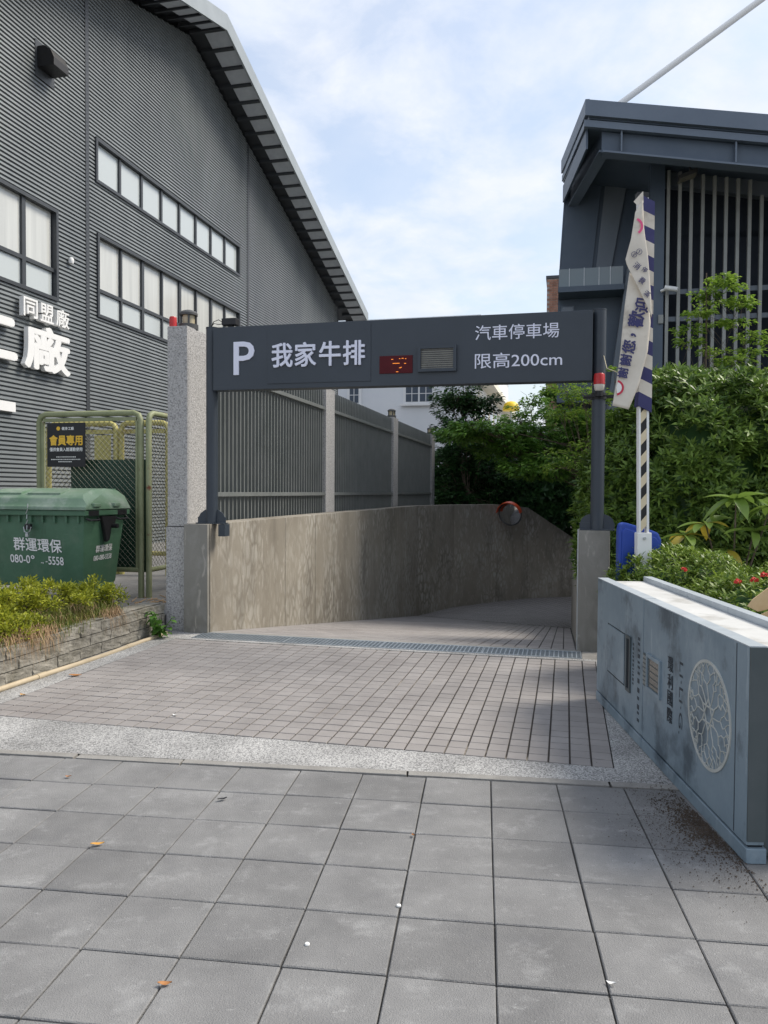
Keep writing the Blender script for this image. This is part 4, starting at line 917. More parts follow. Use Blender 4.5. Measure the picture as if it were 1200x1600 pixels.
# ------------------------------------------------------------------ chain link cage behind the container
def frame_panel(par, name, p0, p1, z0, z1, r, mat, split=None):
    p0, p1 = Vector((*p0, 0)), Vector((*p1, 0)); d = (p1-p0).normalized(); c = 0.10
    P = [p0+Vector((0,0,z0-0.18 if split is None else split)), p0+Vector((0,0,z1-c)), p0+d*0.03+Vector((0,0,z1-0.03)), p0+d*c+Vector((0,0,z1)), p1-d*c+Vector((0,0,z1)), p1-d*0.03+Vector((0,0,z1-0.03)), p1+Vector((0,0,z1-c)), p1+Vector((0,0,z0-0.18 if split is None else split))]
    MB().tube(P, r, 12).build(name, mat, par, smooth=True)
    MB().tube([p0+Vector((0,0,z0)), p1+Vector((0,0,z0))], r*0.85, 10).build('bottom_rail', mat, par, smooth=True)
def chainlink(par, p0, p1, z0, z1, pitch=0.075, r=0.003, off=0.0):
    p0, p1 = Vector((*p0, 0)), Vector((*p1, 0)); d = (p1-p0); L = d.length; d.normalize(); H = z1-z0
    m = MB(); nrm = Vector((-d.y, d.x, 0))*off
    k = -H
    while k < L:
        for sg in (1, -1):
            a, b = k, k+H      # rising or falling line clipped to the panel
            a0, b0 = max(a, 0), min(b, L)
            if b0 > a0+0.01:
                za, zb = (a0-k, b0-k) if sg > 0 else (H-(a0-k), H-(b0-k))
                m.tube([p0+nrm+d*a0+Vector((0,0,z0+za)), p0+nrm+d*b0+Vector((0,0,z0+zb))], r, 3, False)
        k += pitch
    stuff(m.build('chain_link', 'wire', par))
cg = dthing('chain_link_cage', 'olive green pipe cage with rusty rails and chain link mesh', 'cage', 0, 0, 0.10)
a, b = (-6.87, 8.97), (-5.36, 8.97)
frame_panel(cg, 'front_frame', a, b, 0.36, 2.40, 0.038, 'cage_green', -0.0)
frame_panel(cg, 'side_frame', (-5.265, 9.0), (-5.265, 11.3), 0.36, 2.40, 0.038, 'cage_green', -0.0)
MB().box(-6.80, -5.42, 8.955, 8.985, 2.30, 2.345).build('mesh_rail', 'cage_green', cg); MB().box(-6.83, -6.79, 8.955, 8.985, 0.38, 2.299).build('mesh_stile', 'cage_green', cg); MB().box(-5.43, -5.40, 8.955, 8.985, 0.38, 2.299).build('mesh_stile', 'cage_green', cg)
chainlink(cg, (-6.78, 8.97), (-5.43, 8.97), 0.40, 2.30); chainlink(cg, (-5.265, 9.04), (-5.265, 11.26), 0.40, 2.36)
for k in range(2):
    fr0, fr1 = ((-8.55, -7.27), (-7.17, -6.32))[k]
    frame_panel(cg, 'back_frame', (fr0, 11.4), (fr1, 11.4), 0.36, 2.50, 0.045, 'cage_yellow', 0.0); MB().box(fr0+0.06, fr1-0.06, 11.385, 11.415, 2.33, 2.40).build('back_rail', 'cage_yellow', cg)
chainlink(cg, (-8.5, 11.4), (-6.35, 11.4), 0.4, 2.32, 0.09, 0.003)
MB().box(-7.62, -7.32, 11.32, 11.33, 1.85, 2.3).build('notice_back', 'cage_yellow', cg)
MB().box(-6.47, -5.33, 9.08, 9.095, 0.32, 1.80).build('green_board', 'board_green', cg)
MB().box(-5.20, -4.6, 11.2, 11.215, 0.3, 1.9).build('green_board', 'board_green', cg)
sg = dthing('members_sign', 'black notice board with yellow and white lettering hung on the cage', 'sign', -6.71, 8.915, 1.70+0.10)
SW, SH = 0.57, 0.58
MB().box(0, SW, 0, 0.012, 0, SH).build('board', 'sign_black', sg)
text_part('lettering', '會員專用', sg, 'sign_yellow', (0.04, -0.0015, 0.285), (1,0,0), (0,0,1), SW-0.08, 0.13, 0.03, 0.0005)
text_part('lettering', '僅供會員入館運動使用', sg, 'letter_white', (0.04, -0.0015, 0.205), (1,0,0), (0,0,1), SW-0.08, 0.05, 0.02, 0.0005)
text_part('lettering', '健身工廠', sg, 'letter_white', (0.225, -0.0015, 0.485), (1,0,0), (0,0,1), 0.18, 0.042, 0.02, 0.0005)
m = MB(); m.add([(0.17+0.028*math.cos(q/8*2*math.pi), -0.0015, 0.506+0.028*math.sin(q/8*2*math.pi)) for q in range(8)], [tuple(range(8))]); m.build('logo_mark', 'sign_yellow', sg)
m = MB()
for z, x0, x1 in ((0.125, 0.14, 0.42), (0.092, 0.06, 0.50), (0.062, 0.17, 0.37)):
    x = x0
    while x < x1: w = random.uniform(0.008, 0.02); m.add([(x, -0.0015, z), (x+w, -0.0015, z), (x+w, -0.0015, z+0.012), (x, -0.0015, z+0.012)], [(0,1,2,3)]); x += w+0.006
stuff(m.build('fine_print', 'paper', sg))
# rubbish on the yard floor beside the pillar
m = MB()
for k in range(60):
    x, y = random.uniform(-5.3, -4.4), random.uniform(8.3, 10.5); a = random.uniform(0, 3.1); L = random.uniform(.06, .2)
    m.tube([(x, y, 0.105), (x+L*math.cos(a), y+L*math.sin(a), 0.11+random.uniform(0, .03))], 0.006, 4)
stuff(place_d(m.build('dry_litter', 'dry_grass')))
tag(bpy.data.objects['dry_litter'], 'dry brown twigs and leaves scattered behind the granite pillar', 'litter')

# ------------------------------------------------------------------ vertical barrier arm, its blue cabinet and the torn banner
BX, BY = 2.145, 6.3
cab = thing('barrier_cabinet', 'blue barrier gate cabinet standing in the low hedge', 'cabinet', (BX, BY+0.13, 0.09))
m = MB(); m.prism([(-0.175, 0.0), (0.185, 0.0), (0.185, 1.02), (0.16, 1.075), (0.10, 1.10), (-0.13, 1.165), (-0.165, 1.15), (-0.175, 1.10)], 'y', 0.0, 0.09); m.build('case', 'blue_cabinet', cab, bevel=0.018)
m = MB(); m.prism([(-0.15, 0.1), (0.16, 0.1), (0.16, 1.0), (0.135, 1.035), (-0.125, 1.115), (-0.15, 1.09)], 'y', -0.012, 0.001); m.build('door', 'blue_cabinet', cab, bevel=0.006)
arm = thing('boom_barrier', 'upright barrier arm with black and cream diagonal stripes and white edges', 'barrier', (BX, BY, 0.09))
MB().box(-0.055, 0.062, -0.03, 0.05, 0.78, 1.085).build('clamp_plate', 'white_paint', arm, bevel=0.004)
MB().tube([(0.0, -0.045, 1.04), (0.0, -0.029, 1.04)], 0.012, 10).build('bolt', 'steel', arm)
zt = 3.80
MB().box(-0.040, -0.0245, -0.02, 0.04, 1.086, zt).build('edge_strip', 'white_paint', arm); MB().box(0.0245, 0.043, -0.02, 0.04, 1.086, zt).build('edge_strip', 'white_paint', arm)
z = 1.09; k = 0; hs = 0.088; sk = 0.055
while z < zt-0.1:
    m = MB(); b = [(-0.024, -0.016), (0.024, -0.016), (0.024, 0.036), (-0.024, 0.036)]
    lo_ = [(p[0], p[1], z + (sk if p[0] > 0 else 0)) for p in b]; hi_ = [(p[0], p[1], z+hs + (sk if p[0] > 0 else 0)) for p in b]
    m.hexa(lo_, hi_).build('stripe', 'stripe_black' if k % 2 else 'stripe_cream', arm); z += hs+0.0005; k += 1
MB().box(-0.05, 0.043, -0.022, 0.042, zt+0.001, zt+0.045).build('end_cap', 'black_plastic', arm)
arm.rotation_euler = (0, R(-0.9), 0)
# banner: a striped sleeve round the arm and two hanging folds
bn = thing('torn_banner', 'torn cream cloth banner with navy lettering hanging from the barrier arm', 'banner', (BX-0.02, BY, 0))
def cloth(pl, pr, y0, nz, nx, wave, name, mat, ph=0.0, bulge=0.02):
    """grid between a left and a right polyline [(x,z)], with soft folds"""
    def at(poly, f):
        ds = [0]
        for a, b in zip(poly[:-1], poly[1:]): ds.append(ds[-1]+math.hypot(b[0]-a[0], b[1]-a[1]))
        q = f*ds[-1]
        for i in range(len(poly)-1):
            if q <= ds[i+1]+1e-9: g = (q-ds[i])/(ds[i+1]-ds[i]+1e-9); return (poly[i][0]+(poly[i+1][0]-poly[i][0])*g, poly[i][1]+(poly[i+1][1]-poly[i][1])*g)
        return poly[-1]
    V = []; Fq = []
    for i in range(nz+1):
        a, b = at(pl, i/nz), at(pr, i/nz)
        for j in range(nx+1):
            f = j/nx; x, zz = a[0]+(b[0]-a[0])*f, a[1]+(b[1]-a[1])*f
            y = y0 - bulge*math.sin(f*math.pi) + wave*math.sin(f*5+i/nz*6+ph) + 0.4*wave*math.sin(i/nz*17+f*3)
            V.append((x, y, zz))
    for i in range(nz):
        for j in range(nx): q = i*(nx+1)+j; Fq.append((q, q+1, q+nx+2, q+nx+1))
    me = npmesh(name, V, Fq, mat, True); o = link(name, me, bn); md = o.modifiers.new('s', 'SOLIDIFY'); md.thickness = 0.003
    return o, (lambda f, g: (lambda a, b: Vector((a[0]+(b[0]-a[0])*g, y0 - bulge*math.sin(g*math.pi) + wave*math.sin(g*5+f*6+ph) + 0.4*wave*math.sin(f*17+g*3) - 0.006, a[1]+(b[1]-a[1])*g)))(at(pl, f), at(pr, f)))
def X(px): return (px-1015)/1200*6.2
def Z(py): return 1.5 + (771.2-py)/1200*6.2*0.992
# sleeve
sl_ = MB(); n = 12
for i in range(15):
    z0_, z1_ = 2.175 + i*0.113, 2.175+(i+1)*0.113
    m = MB(); w = 0.058; skw = 0.036
    lx = lambda u: -w-0.008 + 0.006*math.sin(u*1.3); rx = w*0.8; e = 0.0004
    m.hexa([(lx(i), -0.036, z0_+skw+e), (rx, -0.036, z0_-skw*0.5+e), (rx, 0.06, z0_-skw*0.5+e), (lx(i), 0.06, z0_+skw+e)], [(lx(i+1), -0.036, z1_+skw), (rx, -0.036, z1_-skw*0.5), (rx, 0.06, z1_-skw*0.5), (lx(i+1), 0.06, z1_+skw)])
    m.build('sleeve_band', 'cloth_navy' if i % 2 == 0 else 'cloth_white', bn)
# lower fold
lowL = [(X(983), Z(425)), (X(976), Z(480)), (X(970), Z(550)), (X(964), Z(600)), (X(959), Z(634))]
lowR = [(X(1012), Z(462)), (X(1017), Z(505)), (X(1013), Z(550)), (X(1000), Z(600)), (X(984), Z(640))]
lo2, LP = cloth(lowL, lowR, -0.085, 40, 12, 0.006, 'lower_fold', 'cloth_white', 0.5, 0.012)
upL = [(X(998), Z(318)), (X(988), Z(335)), (X(982), Z(375)), (X(974), Z(408)), (X(976), Z(416))]
upR = [(X(999), Z(318)), (X(1002), Z(360)), (X(1008), Z(400)), (X(1011), Z(430)), (X(1016), Z(498))]
up2, UPt = cloth(upL, upR, -0.125, 36, 12, 0.004, 'upper_fold', 'cloth_white', 1.4, 0.006)
MB().add([(X(986), -0.11, Z(318)), (X(1000), -0.12, Z(302)), (X(1001), -0.12, Z(320)), (X(992), -0.115, Z(324))], [(0,1,2,3)]).build('knot_corner', 'cloth_white', bn)
def on_cloth_text(body, fn, f, g, size, ang, bold, m, parent, h=None):
    v, fc = text_geo(body, 0.0); v, fc = fatten(v, fc, bold) if bold else (v, fc); xs = [q[0] for q in v]; ys = [q[1] for q in v]; cx, cy = (min(xs)+max(xs))/2, (min(ys)+max(ys))/2
    c = fn(f, g); ca, sa = math.cos(ang), math.sin(ang)
    vs = []
    for q in v:
        a, b = (q[0]-cx)*size, (q[1]-cy)*size; vs.append((c.x + a*ca-b*sa, c.y-0.010-(q[2] if len(q) > 2 else 0), c.z + a*sa+b*ca))
    me = bpy.data.meshes.new('lettering'); me.from_pydata(vs, [], fc); me.materials.append(MATS[m]); link('lettering', me, parent)
for chx, f, g, s_ in (('迎', 0.16, 0.60, 0.118), ('歡', 0.30, 0.42, 0.132), ('，', 0.43, 0.38, 0.115), ('您', 0.535, 0.26, 0.112), ('謝', 0.64, 0.22, 0.098), ('謝', 0.74, 0.20, 0.088)):
    on_cloth_text(chx, LP, f, g, s_, R(82), 0.03, 'cloth_navy', lo2)
def ring_part(fn, f, g, r0, r1, a0, a1, m, parent, n=18):
    c = fn(f, g); M = MB()
    for k in range(n):
        p, q = a0+(a1-a0)*k/n, a0+(a1-a0)*(k+1)/n
        M.add([(c.x+r0*math.cos(p), c.y-0.010, c.z+r0*math.sin(p)), (c.x+r1*math.cos(p), c.y-0.010, c.z+r1*math.sin(p)), (c.x+r1*math.cos(q), c.y-0.010, c.z+r1*math.sin(q)), (c.x+r0*math.cos(q), c.y-0.010, c.z+r0*math.sin(q))], [(0,1,2,3)])
    M.build('printed_ring', m, parent)
ring_part(LP, 0.865, 0.02, 0.046, 0.062, -1.45, 1.35, 'cloth_red', lo2); ring_part(LP, 0.865, 0.02, 0.0, 0.045, -1.4, 1.3, 'paper', lo2)
ring_part(UPt, 0.40, 0.06, 0.05, 0.068, -1.0, 1.25, 'cloth_pink', up2)
for chx, f, g, s_, an in (('①', 0.60, 0.42, 0.055, -40), ('停', 0.68, 0.72, 0.045, -40), ('②', 0.72, 0.22, 0.055, -38), ('消', 0.78, 0.38, 0.058, -38), ('費', 0.84, 0.60, 0.055, -38), ('滿', 0.88, 0.80, 0.05, -38)):
    on_cloth_text(chx, UPt, f, g, s_, R(an), 0.008, 'cloth_navy', up2)
cord = MB().tube([tuple(fr(0.33, 7.54, 2.80)), (2.0, 6.95, 2.62), (1.93, 6.4, 2.50), (1.905, 6.22, 2.45)], 0.0035, 6).build('cord', 'rope')
tag(cord, 'thin pale cord tied from the right gate post to the torn banner', 'cord')

# ------------------------------------------------------------------ information pylon lying on its side
ky = math.atan2(1.555-1.479, 5.53-3.084)
kk = thing('fallen_pylon', 'blue grey metal sign pylon lying on its side with a round tree emblem', 'sign', (1.479, 3.084, 0.0), -ky)
KL, KH, KT = 2.475, 0.885, 0.385
fp = MB(); FT = 0.072
def face(y0, y1, z0, z1, nm, holes=()):
    return MB().box(0.0, FT, y0, y1, z0, z1).build(nm, 'kiosk_blue', kk, bevel=0.003)
face(0.0, 1.385, 0.072, KH-0.006, 'front_sheet'); face(1.393, KL, 0.072, KH-0.006, 'front_sheet')
MB().box(-0.004, FT+0.006, -0.012, 1.385, 0.0, 0.062).build('base_strip', 'kiosk_blue', kk, bevel=0.004); MB().box(-0.004, FT+0.006, 1.391, KL, 0.0, 0.062).build('base_strip', 'kiosk_blue', kk, bevel=0.004)
MB().box(0.012, FT-0.004, 0.006, KL-0.006, 0.05, KH-0.02).build('front_core', 'kiosk_groove', kk)
MB().box(0.001, FT+0.002, -0.010, -0.0008, 0.09, KH-0.004).build('end_flange', 'kiosk_end', kk)
MB().box(0.0, FT, 0.0, 1.385, KH-0.0055, KH).build('top_flange', 'kiosk_flange', kk); MB().box(0.0, FT, 1.391, KL, KH-0.0055, KH).build('top_flange', 'kiosk_flange', kk)
MB().box(FT+0.007, KT-0.062, 0.02, KL-0.02, 0.03, KH-0.03).build('core_box', 'kiosk_end', kk)
MB().box(FT+0.007, KT-0.062, 0.021, KL-0.021, KH-0.0295, KH-0.022).build('core_lid', 'kiosk_top', kk)
for a, b in ((-0.01, 1.0), (1.006, 1.6), (1.606, KL)): MB().box(KT-0.06, KT, a, b, 0.0, KH+0.012).build('back_sheet', 'kiosk_flange', kk, bevel=0.003)
MB().box(-0.0012, 0.0, 0.115, 0.121, 0.08, KH-0.01).build('groove', 'engraved', kk)
# access door, slot, window
def outline(y0, y1, z0, z1, w=0.006, m='kiosk_groove', x=-0.0012, nm='groove'):
    M = MB(); M.box(x, -0.0001, y0, y1, z0, z0+w).box(x, -0.0001, y0, y1, z1-w, z1).box(x, -0.0001, y0, y0+w, z0+w, z1-w).box(x, -0.0001, y1-w, y1, z0+w, z1-w); return M.build(nm, m, kk)
MB().box(-0.004, -0.0002, 1.775, 2.165, 0.285, 0.598).build('access_door', 'kiosk_blue', kk, bevel=0.0015); outline(1.764, 2.176, 0.275, 0.608)
outline(1.625, 1.72, 0.265, 0.612, 0.018, 'kiosk_end', -0.010, 'slot_frame'); MB().box(-0.003, -0.0002, 1.643, 1.702, 0.283, 0.594).build('slot', 'kiosk_groove', kk)
outline(1.06, 1.30, 0.375, 0.585, 0.02, 'kiosk_blue', -0.012, 'window_frame'); wdw = MB().box(-0.004, -0.0002, 1.082, 1.278, 0.397, 0.563).build('window', 'kiosk_glass', kk)
for k in range(4): MB().box(-0.006, -0.0042, 1.085, 1.275, 0.42+k*0.035, 0.424+k*0.035).build('shelf_line', 'kiosk_end', wdw)
MB().box(-0.006, -0.0002, 1.31, 1.37, 0.385, 0.572).build('keypad', 'kiosk_end', kk)
m = MB()
for a in range(3):
    for c in range(7): m.box(-0.0085, -0.0061, 1.316+a*0.018, 1.328+a*0.018, 0.395+c*0.025, 0.411+c*0.025)
stuff(m.build('keypad_marks', 'louvre', kk))
RK, UK = (0, -1, 0), (0, 0, 1)
for chx, z in (('璟', 0.565), ('利', 0.475), ('國', 0.385), ('際', 0.295)):
    text_part('lettering', chx, kk, 'engraved', (-0.0004, 0.955, z), RK, UK, 0.075, 0.078, 0.005, 0.001)
text_part('lettering', 'Li·Li·G.', kk, 'engraved', (-0.0004, 0.785, 0.65), (0, 0, -1), (0, -1, 0), 0.37, 0.05, 0.0, 0.001)
m = MB(); z = 0.64
while z > 0.12: h = random.uniform(0.012, 0.03); m.box(-0.0012, -0.0002, 1.455+random.uniform(-.006,.0), 1.49, z-h, z); z -= h+random.uniform(0.012, 0.03)
z = 0.585
while z > 0.33: h = random.uniform(0.006, 0.018); m.box(-0.0012, -0.0002, 1.57, 1.595, z-h, z); z -= h+random.uniform(0.006, 0.014)
stuff(m.build('worn_marks', 'engraved', kk))
# emblem: a ring, a six pointed knot and branching twigs
EY, EZ, ER = 0.405, 0.487, 0.25
def ept(r, a): return Vector((0.0, EY - r*math.cos(a), EZ + r*math.sin(a)))
em = MB()
def strip(M, p, q, w):
    d = (q-p); 
    if d.length < 1e-5: return
    d.normalize(); n = Vector((0, -d.z, d.y))*w/2
    M.add([p-n+Vector((-.0040,0,0)), q-n+Vector((-.0040,0,0)), q+n+Vector((-.0040,0,0)), p+n+Vector((-.0040,0,0)), p-n, q-n, q+n, p+n], [(0,1,2,3),(0,4,5,1),(1,5,6,2),(2,6,7,3),(3,7,4,0)])
rg = MB()
for k in range(48):
    a, b = 2*math.pi*k/48, 2*math.pi*(k+1)/48
    for r0, r1, x in ((ER-0.014, ER, -0.0050),):
        P = [ept(r0, a), ept(r1, a), ept(r1, b), ept(r0, b)]; rg.add([p+Vector((x,0,0)) for p in P]+P, [(0,1,2,3),(0,4,5,1),(1,5,6,2),(2,6,7,3),(3,7,4,0)])
rg.build('emblem_ring', 'kiosk_line', kk)
tree_m = MB(); random.seed(23)
tri = [ept(0.075, math.pi/2 + k*2*math.pi/3) for k in range(3)]; tri2 = [ept(0.075, -math.pi/2 + k*2*math.pi/3) for k in range(3)]
for T in (tri, tri2):
    for k in range(3): strip(tree_m, T[k], T[(k+1) % 3], 0.007)
def twig(p, a, r, depth):
    L = (ER-0.016-r)*(0.38 if depth else 1.0)
    steps = 3; q = p; rr = r; aa = a
    for k in range(steps):
        rr2 = rr+L/steps; aa += random.uniform(-0.06, 0.06)*(1 if depth else 0.5); n = ept(min(rr2, ER-0.014), aa); strip(tree_m, q, n, 0.0026+0.0010*depth); q, rr = n, rr2
    if depth:
        sp = 0.11*depth+0.05
        for sgn in (-1, 1): 
            a2 = aa+sgn*sp*0.5; r2 = min(rr+0.02, ER-0.016); n = ept(r2, a2); strip(tree_m, q, n, 0.0026+0.0007*depth); twig(n, a2, r2, depth-1)
for k in range(6): twig(ept(0.075, math.pi/2+k*math.pi/3), math.pi/2+k*math.pi/3, 0.075, 3)
for k in range(6): a = math.pi/2+(k+.5)*math.pi/3; twig(ept(0.045, a), a, 0.075, 2)
tree_m.build('emblem_tree', 'kiosk_line', kk)
random.seed(11)
dk = MB(); dk.add([ept(ER-0.013, 2*math.pi*k/40)+Vector((-0.0006,0,0)) for k in range(40)], [tuple(range(40))]); dk.build('emblem_disc', 'kiosk_blue', kk)

# ------------------------------------------------------------------ convex road mirror on the wall
mr = thing('road_mirror', 'round convex road mirror with an orange hood on the ramp wall', 'mirror', (3.62, 22.05, 0.88))
mr.rotation_euler = (R(14), 0, R(-30))
n = 28; rr = 0.33; V = [(0, -0.07, 0)]; Fq = []
for k, (q, d) in enumerate(((0.35, -0.063), (0.7, -0.04), (1.0, 0.0))): V += [(rr*q*math.cos(2*math.pi*i/n), d, rr*q*math.sin(2*math.pi*i/n)) for i in range(n)]
Fq = [(0, 1+i, 1+(i+1) % n) for i in range(n)] + [(1+k*n+i, 1+(k+1)*n+i, 1+(k+1)*n+(i+1) % n, 1+k*n+(i+1) % n) for k in range(2) for i in range(n)]
MB().add(V, Fq).build('mirror_glass', 'mirror_glass', mr, smooth=True)
MB().tube([(rr*1.02*math.cos(2*math.pi*i/n), 0.0, rr*1.02*math.sin(2*math.pi*i/n)) for i in range(n+1)], 0.02, 8).build('rim', 'lamp_case', mr, smooth=True)
hd = MB()
for i in range(14):
    a, b = R(10+160*i/14), R(10+160*(i+1)/14)
    for (x0, x1) in ((-0.16, 0.01),): hd.hexa([(0.355*math.cos(a), x0, 0.355*math.sin(a)), (0.355*math.cos(b), x0, 0.355*math.sin(b)), (0.355*math.cos(b), x1, 0.355*math.sin(b)), (0.355*math.cos(a), x1, 0.355*math.sin(a))], [(0.372*math.cos(a), x0, 0.372*math.sin(a)), (0.372*math.cos(b), x0, 0.372*math.sin(b)), (0.372*math.cos(b), x1, 0.372*math.sin(b)), (0.372*math.cos(a), x1, 0.372*math.sin(a))])
hd.build('hood', 'mirror_orange', mr)
MB().lathe([(0.05, 0.0), (0.33, 0.0)], n=4) if False else None
bk = MB(); bk.add([(0.335*math.cos(2*math.pi*i/n), 0.012, 0.335*math.sin(2*math.pi*i/n)) for i in range(n)]+[(0.2*math.cos(2*math.pi*i/n), 0.09, 0.2*math.sin(2*math.pi*i/n)) for i in range(n)], [(i, (i+1) % n, n+(i+1) % n, n+i) for i in range(n)]+[tuple(range(2*n-1, n-1, -1))]); bk.build('back_shell', 'mirror_orange', mr, smooth=True)
MB().tube([(0, 0.08, 0), (0, 0.32, -0.05)], 0.03, 8).build('bracket', 'steel', mr)
# ------------------------------------------------------------------ vegetation
def branch_set(root, tips, r0, mid=0.5, name='branches'):
    pass
def bush(name, label, cat, x0, x1, y0, y1, z0, z1, nros, leafm, L, W, per=8, group=None, inner=True, top_bias=0.0, seed=1, lump=0.16, dens=None, stems=6, upright=0.5):
    """box-like bush: whorls of leaves on a lumpy shell plus some inside"""
    g = np.random.default_rng(seed)
    t = thing(name, label, cat, ((x0+x1)/2, (y0+y1)/2, 0.09), 0, group)
    cx, cy = (x0+x1)/2, (y0+y1)/2; hx, hy, hz = (x1-x0)/2, (y1-y0)/2, (z1-z0)/2; cz = (z0+z1)/2
    d = g.normal(size=(nros*3, 3)); d /= np.linalg.norm(d, axis=1)[:, None]
    # superellipsoid shell
    p = 3.2; k = (np.abs(d[:, 0])**p + np.abs(d[:, 1])**p + np.abs(d[:, 2])**p)**(-1/p)
    sh = d*k[:, None]
    f = np.array([noise.noise(Vector((q[0]*hx*1.6+seed*7, q[1]*hy*1.6, q[2]*hz*1.6)))*0.6 + noise.noise(Vector((q[0]*hx*4+seed*3, q[1]*hy*4, q[2]*hz*4)))*0.4 for q in sh])
    depth = 1 + lump*f - np.abs(g.normal(size=len(sh)))*0.10
    pos = sh*np.array([hx, hy, hz])*depth[:, None]
    keep = (f > -0.42) & (sh[:, 1] < 0.55)
    pos = pos[keep][:nros]; dirn = (sh/np.array([hx, hy, hz])*min(hx, hy, hz))[keep][:nros]
    dirn = dirn/np.linalg.norm(dirn, axis=1)[:, None] + np.array([0, 0, upright]) + g.normal(size=dirn.shape)*0.25
    n = len(pos)
    A = np.repeat(dirn/np.linalg.norm(dirn, axis=1)[:, None], per, 0); P = np.repeat(pos, per, 0)
    a = np.cross(A, np.array([0.3, 0.2, 1.0])); a /= np.linalg.norm(a, axis=1)[:, None]; b = np.cross(A, a)
    ph = np.tile(np.arange(per)*2.4, n) + np.repeat(g.uniform(0, 6, n), per)
    spread = g.uniform(0.55, 1.25, n*per)
    D = A*np.cos(spread)[:, None] + (a*np.cos(ph)[:, None] + b*np.sin(ph)[:, None])*np.sin(spread)[:, None]
    D += np.array([0, 0, -0.08])
    V, Fq = leaves(P + A*g.uniform(-.03, .02, n*per)[:, None], D, A, L*g.uniform(0.45, 1.25, n*per)*np.repeat(g.uniform(0.75, 1.25, n), per), W*g.uniform(0.7, 1.2, n*per), 0.18, 0.06)
    V = V + np.array([0, 0, cz-0.09])
    link('foliage', npmesh('foliage', V, Fq, leafm), t)
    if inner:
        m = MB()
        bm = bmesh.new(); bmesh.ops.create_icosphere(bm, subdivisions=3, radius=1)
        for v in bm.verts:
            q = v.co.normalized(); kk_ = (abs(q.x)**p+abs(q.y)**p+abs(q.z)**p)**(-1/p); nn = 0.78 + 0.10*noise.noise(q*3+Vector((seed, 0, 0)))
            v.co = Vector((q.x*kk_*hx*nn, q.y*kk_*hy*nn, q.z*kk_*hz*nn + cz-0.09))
        me = bpy.data.meshes.new('inner_shade'); bm.to_mesh(me); bm.free(); me.materials.append(MATS['leaf_dark']); me.polygons.foreach_set('use_smooth', [True]*len(me.polygons)); link('inner_shade_core', me, t)  # dark solid core, colours in the shade between the leaves
    for i in range(stems):
        x, y = g.uniform(-hx*.6, hx*.6), g.uniform(-hy*.6, hy*.6)
        MB().tube([(x*.7, y*.7, -0.02), (x*.9, y*.9, (z0+cz)/2*0.6), (x, y, cz*0.9)], 0.018, 6, True, 0.006).build('stem', 'bark', t)
    return t
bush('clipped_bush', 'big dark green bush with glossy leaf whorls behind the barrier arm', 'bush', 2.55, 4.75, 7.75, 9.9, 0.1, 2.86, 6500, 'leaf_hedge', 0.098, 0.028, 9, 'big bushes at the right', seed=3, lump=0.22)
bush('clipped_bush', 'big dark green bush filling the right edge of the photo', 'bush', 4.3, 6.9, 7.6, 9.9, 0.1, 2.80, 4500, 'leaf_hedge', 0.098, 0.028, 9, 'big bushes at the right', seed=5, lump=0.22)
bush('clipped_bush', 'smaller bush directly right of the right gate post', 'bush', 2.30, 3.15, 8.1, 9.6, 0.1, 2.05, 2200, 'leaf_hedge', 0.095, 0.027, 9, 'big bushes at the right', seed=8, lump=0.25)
# low flowering hedge
hl = ['low leafy hedge beside the concrete pier at the foot of the barrier', 'low hedge with red flowers behind the middle of the fallen pylon', 'low hedge behind the torn cardboard at the right edge']
hb = [(1.90, 2.95, 5.66, 6.9, 1.02), (2.15, 3.5, 4.95, 6.0, 0.93), (2.1, 3.4, 3.9, 5.0, 0.86)]
fls = [[(2.22, 5.66, 0.93)], [(2.31, 5.0, 0.92), (2.42, 5.0, 0.93), (2.47, 4.98, 0.965)], []]
for k in range(3):
    x0, x1, y0, y1, zt_ = hb[k]
    t = bush('low_hedge', hl[k], 'hedge', x0, x1, y0, y1, 0.05, zt_, 3000, 'leaf_ixora', 0.050, 0.018, 7, 'low flowering hedge', seed=20+k, lump=0.24, upright=1.3)
    for (x, y, z) in fls[k]:
        m = MB()
        for q in range(26):
            v = rvec(1)[0]; v[2] = abs(v[2]); v[1] = -abs(v[1]); c = Vector((x, y, z)) - t.location + Vector(v)*0.024; s_ = Vector(rvec(1)[0])*0.010; w = Vector(v).cross(s_).normalized()*0.008
            m.add([c-s_, c-w, c+s_, c+w], [(0,1,2,3)])
        m.build('flower', 'flower_red', t)
